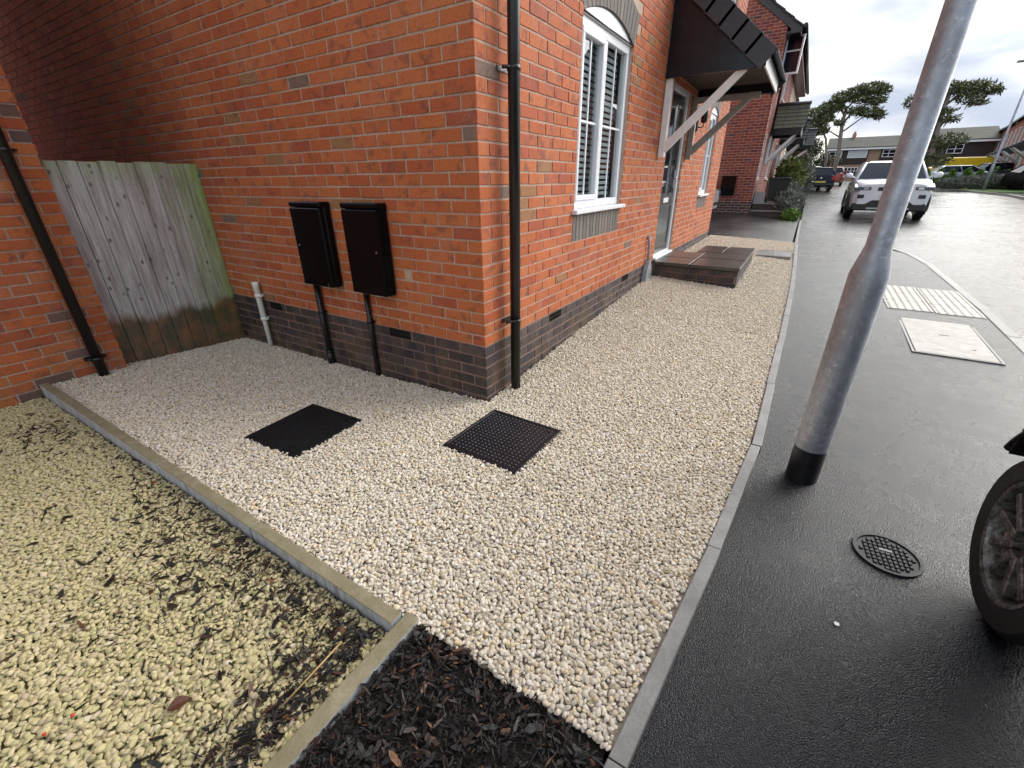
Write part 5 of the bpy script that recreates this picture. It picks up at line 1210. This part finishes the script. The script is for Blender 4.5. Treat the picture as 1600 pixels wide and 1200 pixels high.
# ------------------------------------------------------------------ plants
def tufts(mb, c, r, n, size, up=.4, thin=.3, shell=.35):
    for _ in range(n):
        while True:
            d = Vector((rnd.uniform(-1, 1), rnd.uniform(-1, 1), rnd.uniform(-1, 1)))
            if 1e-3 < d.length < 1: break
        q = d.normalized() * (d.length ** shell); p = Vector((c[0] + q.x * r[0], c[1] + q.y * r[1], c[2] + q.z * r[2]))
        s = size * rnd.uniform(.6, 1.4); a = Vector((rnd.gauss(0, 1), rnd.gauss(0, 1), rnd.gauss(up, .7))).normalized(); b = a.cross(Vector((rnd.gauss(0, 1), rnd.gauss(0, 1), rnd.gauss(0, 1)))).normalized() * s * thin
        mb.add([p - b, p + b, p + a * s + b * .6, p + a * s * 1.2, p + a * s - b * .6], [(0, 1, 2, 3, 4)])
def plant(name, loc, label, cat, pads, mat, n, size, group=None, stems=None, up=.4, thin=.3, part='foliage'):
    e = empty(name, loc, label, cat, 0, group); m_ = MB()
    for (c, r, k) in pads: tufts(m_, c, r, int(n * k), size, up, thin)
    m_.obj(part, mat, e, fixn=False)
    m_ = MB()
    for s in (stems or [[(0, 0, -.05), (0, 0, .3)]]): m_.tube(s, [.02 * (1 - .6 * i / len(s)) for i in range(len(s))], 6)
    m_.obj('stem', BARKM, e); return e
plant('lavender_bush', (1.16, 14.9, .22), 'grey green lavender bush spilling over the edging beside the wheelie bin', 'bush', [((0, 0, .40), (.36, 1.0, .40), 1), ((.0, .8, .50), (.32, .7, .46), 1)], LAV, 2600, .13, up=1.0, thin=.10)
plant('ground_plant', (1.32, 13.75, .22), 'low bright green plant at the foot of the lavender bush', 'plant', [((0, 0, .12), (.22, .35, .16), 1)], CONIF, 700, .07, thin=.4)
plant('shrub', (.85, 20.5, .3), 'tall yellow green shrub growing beside the terrace doors', 'bush', [((0, 0, .8), (.45, .9, .75), 1), ((.1, 1.3, .9), (.42, .9, .8), .8), ((-.1, -.6, 1.2), (.3, .5, .5), .4)], BUSH, 2200, .16, up=.6, thin=.28)
plant('shrub', (1.15, 24.5, .35), 'olive shrub behind the tall yellow green shrub', 'bush', [((0, 0, .8), (.6, 1.0, .8), 1)], LAV, 1500, .16, up=.8, thin=.2)
def tree(name, loc, label, trunks, pads, mat, n, size, group=None):
    e = empty(name, loc, label, 'tree', 0, group); m_ = MB()
    for pts, r0_, r1_ in trunks:
        k = len(pts); m_.tube(pts, [r0_ + (r1_ - r0_) * i / (k - 1) for i in range(k)], 8)
    m_.obj('trunk', BARKM, e); m_ = MB()
    for (c, r, k) in pads: tufts(m_, c, (r[0] * 1.12, r[1], r[2] * 1.25), int(n * k), size, .35, .17, .6)
    m_.obj('crown', mat, e, fixn=False); return e
def fx(x, X0): return x - X0
# pine 1 at Y=45 (local x is world x minus 3)
T = []; g0 = base_z(45); X0 = 3.0
def pads_from(lst, z0): return [((x, dy, z - z0), (rx, ry, rz), k) for (x, dy, z, rx, ry, rz, k) in lst]
trunks = [([(.0, 0, -.1), (.12, 0, 2.3), (-.1, 0, 3.6), (-.22, 0, 4.6), (-.2, .1, 5.6)], .17, .10),
          ([(-.22, 0, 4.4), (.3, .1, 5.2), (1.0, .2, 5.6), (1.7, .2, 5.9)], .09, .03), ([(-.2, .1, 5.0), (-.8, 0, 5.7), (-1.5, -.2, 5.8)], .08, .03), ([(-.2, 0, 5.4), (.3, 0, 6.1), (1.2, .2, 6.4)], .07, .03),
          ([(.02, 0, 3.4), (-.8, .2, 3.9), (-1.7, .2, 4.4)], .06, .02), ([(.0, 0, 3.9), (.9, 0, 4.7), (1.7, 0, 5.0)], .06, .02)]
pd = pads_from([(-1.9, 0, 6.05, .75, .9, .30, .8), (-1.2, .4, 6.45, .75, 1.0, .32, .9), (-.6, -.2, 6.9, .70, 1.0, .30, .9), (.2, .3, 7.25, .75, 1.0, .28, .9), (1.1, -.1, 7.35, .80, 1.0, .30, 1.0), (1.75, .3, 7.2, .50, .9, .28, .6),
    (.6, 0, 6.75, .7, .8, .25, .6), (1.5, .1, 6.55, .65, .8, .22, .7), (.5, 0, 5.95, .65, .8, .22, .6), (1.35, 0, 5.8, .75, .8, .25, .8), (1.95, .1, 5.6, .40, .6, .18, .4),
    (-2.1, .1, 5.3, .65, .8, .28, .8), (-1.4, 0, 5.6, .55, .8, .25, .6), (-2.3, 0, 4.55, .60, .8, .30, .7), (-1.5, .2, 4.75, .5, .7, .22, .5), (-.9, 0, 6.2, .6, .8, .2, .5), (-2.2, .2, 3.8, .6, .7, .3, .6), (-.4, 0, 5.2, .35, .5, .15, .25)], g0)
tree('pine_tree', (X0, 45, g0), 'wind swept pine with a flat layered crown left of the near lamp post', trunks, pd, PINE, 640, .20, 'flat topped pines')
tree('pine_tree', (2.1, 49, base_z(49)), 'slender leaning pine trunk beside the left flat topped pine', [([(.5, 0, -.1), (.35, 0, 2.0), (-.1, 0, 3.6), (-.75, 0, 4.6)], .12, .06)], pads_from([(-.9, 0, 5.6, .7, .6, .3, 1), (-1.3, 0, 4.9, .6, .6, .3, 1)], base_z(49)), PINE, 350, .2, 'flat topped pines')
tree('broadleaf_tree', (1.8, 50, base_z(50)), 'rounded green broadleaf tree behind the dark blue hatchback', [([(0, 0, 0), (0, 0, 2)], .12, .06)], pads_from([(-.3, 0, 2.6, 1.1, 1, .9, 1), (-1.1, .2, 3.4, .9, 1, .9, .9), (.8, 0, 2.3, 1.0, 1, .75, .9), (-.6, 0, 3.9, .7, .8, .5, .5), (-1.9, 0, 2.9, .9, 1, 1.0, .8)], base_z(50)), DKBUSH, 1400, .17)
tree('broadleaf_tree', (.9, 33, base_z(33)), 'dark green leafy tree close behind the terrace porches', [([(0, 0, 0), (0, 0, 2)], .1, .05)], pads_from([(-.1, 0, 2.5, .55, .9, .7, 1), (-.2, .3, 3.6, .45, .8, .7, .8), (.2, 0, 1.7, .5, .8, .5, .7), (-.3, .2, 4.5, .35, .6, .35, .35)], base_z(33)), DKBUSH, 1100, .14)
X0 = 8.0; g0 = base_z(40)
trunks = [([(-.15, 0, -.1), (.05, 0, 2.2), (-.1, 0, 3.5), (-.15, 0, 4.6), (-.1, 0, 5.7)], .21, .11), ([(-.1, 0, 4.8), (.5, 0, 5.5), (1.3, .1, 5.75)], .08, .03), ([(-.1, 0, 3.6), (.4, 0, 4.1), (.9, 0, 4.3)], .06, .02), ([(-.1, 0, 4.6), (-1.0, 0, 5.2), (-1.6, 0, 5.5)], .06, .02)]
pd = pads_from([(-1.7, 0, 5.75, .5, .8, .3, .6), (-.9, 0, 6.0, .7, .9, .35, .8), (-.1, .2, 6.35, .75, .9, .30, 1), (.7, 0, 6.30, .8, .9, .30, 1), (1.5, .2, 6.20, .70, .8, .28, .9), (2.0, 0, 6.05, .35, .5, .15, .3), (.9, 0, 5.75, .7, .8, .2, .6), (1.4, .1, 5.45, .5, .6, .13, .3),
    (.1, 0, 5.1, .40, .6, .16, .3), (.35, 0, 4.65, .5, .6, .16, .4), (-.55, 0, 4.95, .5, .7, .30, .6), (-.75, .1, 4.25, .5, .7, .30, .6), (-.5, 0, 3.55, .5, .6, .28, .5), (.8, .1, 3.45, .75, .7, .30, .9), (.3, .1, 3.15, .5, .6, .25, .5), (-.6, 0, 2.45, .9, .8, .35, .9), (.3, 0, 2.35, .8, .8, .3, .7)], g0)
tree('pine_tree', (X0, 40, g0), 'wind swept pine with a long flat crown right of the near lamp post', trunks, pd, PINE, 480, .19, 'flat topped pines')
# verge planting
for i, (x29, z) in enumerate([(6.45, 1.60), (6.95, 1.58), (7.40, 1.60), (7.95, 1.66), (8.42, 1.66), (8.86, 1.64), (9.28, 1.68), (9.72, 1.66)]):
    Y = 40; x = 1.58 + (x29 - 1.58) * (Y + 2.2) / 31.2; h = 1.05 + .1 * math.sin(i * 3)
    plant('conifer_shrub', (x, Y, base_z(Y)), ['bright green cone shaped conifer leftmost in the row behind the verge', 'bright green cone shaped conifer second from the left in the verge row', 'bright green cone shaped conifer third from the left in the verge row', 'bright green cone shaped conifer fourth from the left in the verge row',
        'bright green cone shaped conifer fifth from the left, just left of the distant lamp post', 'bright green cone shaped conifer just right of the distant lamp post', 'bright green cone shaped conifer second from the right in the verge row', 'bright green cone shaped conifer rightmost in the verge row'][i], 'shrub',
        [((0, 0, h * .3), (.30, .3, h * .3), 1), ((0, 0, h * .62), (.22, .2, h * .28), .7), ((0, 0, h * .88), (.10, .1, h * .18), .3)], CONIF, 420, .12, 'cone shaped conifers along the verge')
for i, (x29, w_, h, lab) in enumerate([(7.6, .8, .55, 'low purple grey lavender clump left of the others on the verge'), (8.6, .9, .62, 'wide purple grey lavender clump at the foot of the distant lamp post'), (9.45, .9, .60, 'purple grey lavender clump right of the distant lamp post'), (10.2, .9, .62, 'purple grey lavender clump at the right edge of the photo')]):
    Y = 37.5; x = 1.58 + (x29 - 1.58) * (Y + 2.2) / 31.2
    plant('lavender_bush', (x, Y, base_z(Y)), lab, 'bush', [((0, 0, h * .55), (w_, .7, h * .6), 1), ((w_ * .5, .2, h * .7), (w_ * .6, .6, h * .5), .6)], LAV, 1300, .16, 'lavender clumps on the far verge', up=1.0, thin=.14)
# dark storage box on the right
sb = empty('storage_box', (12.0, 39.0, base_z(39)), 'low dark storage box with two pale marks on the right verge', 'storage box')
m_ = MB(); m_.box(-.75, .75, -.3, .3, 0, .95, 0, .02); m_.obj('box_body', BLACKPL, sb); m_ = MB(); m_.box(-.8, .8, -.35, .35, .952, 1.02, 0, .01); m_.obj('lid', BLACKPL, sb)
for s in (-.4, .35): m_ = MB(); m_.tube([(s, -.302, .75), (s, -.31, .75)], .06, 10); m_.obj('pale_mark', PAINTW, sb)

# ------------------------------------------------------------------ distant houses
PALEBR = stone('pale_far_brick', (.33, .20, .14), (.42, .28, .19), .85, 3); HUNG = plain('brown_tile_hanging', (.035, .022, .022), .7); FROOF = stone('brown_green_roof', (.055, .055, .045), (.085, .085, .06), .8, 1.2); FARRED = stone('far_red_brick', (.34, .10, .06), (.42, .14, .08), .85, 4)
def far_win(parent, x0, x1, z0, z1, y, n, blind=False, bay=0):
    m_ = MB(); F = .07
    for q in ((x0, x1, z0, z0 + F), (x0, x1, z1 - F, z1)): m_.box(q[0], q[1], y - .06 - bay, y + .02, q[2], q[3])
    for k in range(n + 1):
        x = x0 + (x1 - x0) * k / n; x = min(max(x, x0 + F / 2), x1 - F / 2); m_.box(x - F / 2, x + F / 2, y - .06 - bay, y + .02 - bay, z0 + F, z1 - F)
    if n > 1: m_.box(x0 + F, x1 - F, y - .055 - bay, y + .0 - bay, z1 - F - .42, z1 - F - .37)
    f = m_.obj('window_frame', UPVC, parent); g = MB(); g.box(x0 + .02, x1 - .02, y - .03 - bay, y + .01, z0 + .02, z1 - .02); g.obj('pane', BLINDW if blind else GLASS, f)
BLINDW = plain('window_with_blind', (.50, .53, .54), .3)
def row_house(loc, rz, label, W, bays, ez_, rz_, D=8):
    e = empty('row_house', loc, label, 'house', rz); m_ = MB(); m_.box(0, W, 0, D, -.5, ez_); wl = m_.obj('wall', PALEBR, e)
    m_ = MB(); m_.prism([(-.4, ez_ - .05), (D / 2, rz_), (D + .4, ez_ - .05), (D + .4, ez_ + .1), (D / 2, rz_ + .15), (-.4, ez_ + .1)], 'x', -.25, W + .25); rf_ = m_.obj('roof', FROOF, e)
    m_ = MB(); m_.box(-.2, W + .2, -.42, -.36, ez_ - .22, ez_ - .02); m_.obj('fascia', UPVC, e)
    for (x0, x1) in bays: m_ = MB(); m_.box(x0, x1, -.07, -.002, 1.95, ez_ - .2); m_.obj('hung_tile_panel', HUNG, e)
    return e
z0 = base_z(80)
e = row_house((3.0, 80, z0), 0, 'long distant house row with a brown roof, dark panels and white windows behind the SUV', 9.4, [(.9, 4.6), (5.9, 9.3)], 3.95, 5.35)
far_win(e, .1, 1.6, 2.75, 3.6, -.075, 2); far_win(e, 2.3, 4.45, 2.75, 3.65, -.075, 1, True); far_win(e, 6.1, 8.1, 2.75, 3.65, -.075, 3); far_win(e, 8.9, 9.3, 2.75, 3.65, -.075, 1)
far_win(e, 2.0, 3.9, .55, 1.60, -.004, 5); far_win(e, 4.6, 5.6, .3, 1.7, -.004, 2)
for x in (2.4, 8.0): m_ = MB(); m_.box(x, x + .45, 3.6, 4.1, 5.2, 5.95); m_.tube([(x + .22, 3.85, 5.95), (x + .22, 3.85, 6.2)], .12, 8); m_.obj('chimney', PALEBR, e)
e = row_house((13.3, 74, base_z(74)), -.04, 'distant house with dark cladding and one white window right of the second pine', 5.3, [(.1, 5.2)], 4.1, 5.5)
far_win(e, 1.2, 2.6, 2.75, 3.7, -.075, 2); far_win(e, .4, 1.8, .6, 1.7, -.004, 2)
# red terrace on the right, running away at an angle
def red_terrace(loc, rz, label, W, ez_, rg, wins, ports):
    e = empty('terrace_house', loc, label, 'house', rz, None); m_ = MB(); m_.box(0, W, 0, 8, -.5, ez_); m_.prism([(0, ez_), (8, ez_), (4, rg)], 'x', 0, W); m_.obj('wall', FARRED, e)
    m_ = MB(); m_.prism([(-.35, ez_ - .1), (4, rg + .05), (8.35, ez_ - .1), (8.35, ez_ + .05), (4, rg + .2), (-.35, ez_ + .05)], 'x', -.1, W + .1); m_.obj('roof', SLATE, e)
    for x in wins: far_win(e, x, x + .85, 2.9, 4.2, -.004, 1); far_win(e, x, x + .85, .8, 2.0, -.004, 1)
    for x in ports:
        m_ = MB(); m_.prism([(-1.3, 2.15), (-.003, 2.15), (-.003, 2.95)], 'x', x, x + 1.7); m_.obj('porch_roof', SLATE, e)
        for xx in (x + .1, x + 1.5): m_ = MB(); m_.tube([(xx, -.05, 1.3), (xx, -1.15, 2.13)], .06, 6); m_.tube([(xx, -.05, 1.2), (xx, -.05, 2.13)], .06, 6); m_.obj('brace', PAINTW, e)
    return e
d = Vector((22.43 - 20.0, 0)); 
A = Vector((20.6, 85)); B = Vector((14.9, 50)); u = (B - A).normalized(); rzA = math.atan2(u.y, u.x)
red_terrace((A.x, A.y, base_z(80)), rzA, 'lower left part of the distant red terrace with dark porch roofs', 13, 5.0, 6.7, [1.5, 4.5, 7.5, 10.5], [2.6, 8.8])
Bp = A + u * 13.1
red_terrace((Bp.x, Bp.y, base_z(70)), rzA, 'taller right part of the distant red terrace with a slate roof', 34, 4.9, 7.9, [1.2, 4.2, 7.2, 10.4, 13.4, 16.4, 19.6, 22.6, 25.8, 29], [2.4, 6.0, 11.6, 15, 21, 27])

# ------------------------------------------------------------------ litter on the old gravel
STRAW = plain('straw', (.42, .28, .12), .6); BERRY = plain('red_berry', (.55, .03, .01), .3); LEAFM = plain('brown_leaf', (.10, .035, .02), .45)
def litter_leaf(x, y, rz, L_, label):
    m_ = MB(); n = 7; vs = []
    for i in range(n):
        t = i / (n - 1); w_ = .32 * L_ * math.sin(math.pi * min(1, t * 1.05 + .02)) ** .8
        for s in (-1, 0, 1): vs.append(((t - .5) * L_, s * w_, abs(s) * .006 + .010 * math.sin(t * 3)))
    fs = []
    for i in range(n - 1):
        for k in (0, 1): a = i * 3 + k; fs.append((a, a + 1, a + 4, a + 3))
    b = len(vs); vs += [(p[0], p[1], p[2] - .0015) for p in vs]; fs += [tuple(b + q for q in f[::-1]) for f in fs]
    m_.add(vs, fs); o = m_.obj('fallen_leaf', LEAFM, fixn=False, label=label, cat='leaf'); o.location = (x, y, g2z(x, y) + .016); o.rotation_euler = (.1, .08, rz)
litter_leaf(-.145, -2.49, .5, .085, 'large dark red brown leaf lying on the old gravel near the bottom left corner')
litter_leaf(.33, -2.08, 1.2, .06, 'dark brown leaf on the old gravel close to the garden edging')
for (x0, y0, x1, y1, lab) in ((.585, -1.70, .60, -1.93, 'pale straw stick beside the garden edging near its corner'), (-.42, -2.0, -.22, -1.93, 'thin dark twig on the open part of the old gravel')):
    z = g2z(x0, y0) + .022; m_ = MB(); m_.tube([(x0, y0, z), ((x0 + x1) / 2 + .006, (y0 + y1) / 2, z + .008), (x1, y1, z + .002)], [.0030, .0034, .0022] if x0 > 0 else .0016, 6); m_.obj('stick', STRAW if x0 > 0 else LEAFM, label=lab, cat='stick')
for i, (x, y, lab) in enumerate(((-.985, -1.64, 'red berry tucked against the garden edging'), (.09, -2.26, 'red berry among the old gravel, upper of the pair near the bottom'), (.085, -2.32, 'red berry among the old gravel, lower of the pair near the bottom'))):
    m_ = MB(); m_.tube([(0, 0, -.005), (0, 0, -.003), (0, 0, 0), (0, 0, .003), (0, 0, .005)], [.001, .004, .0052, .004, .001], 8); m_.obj('berry', BERRY, label=lab, cat='berry', loc=(x, y, g2z(x, y) + .018))
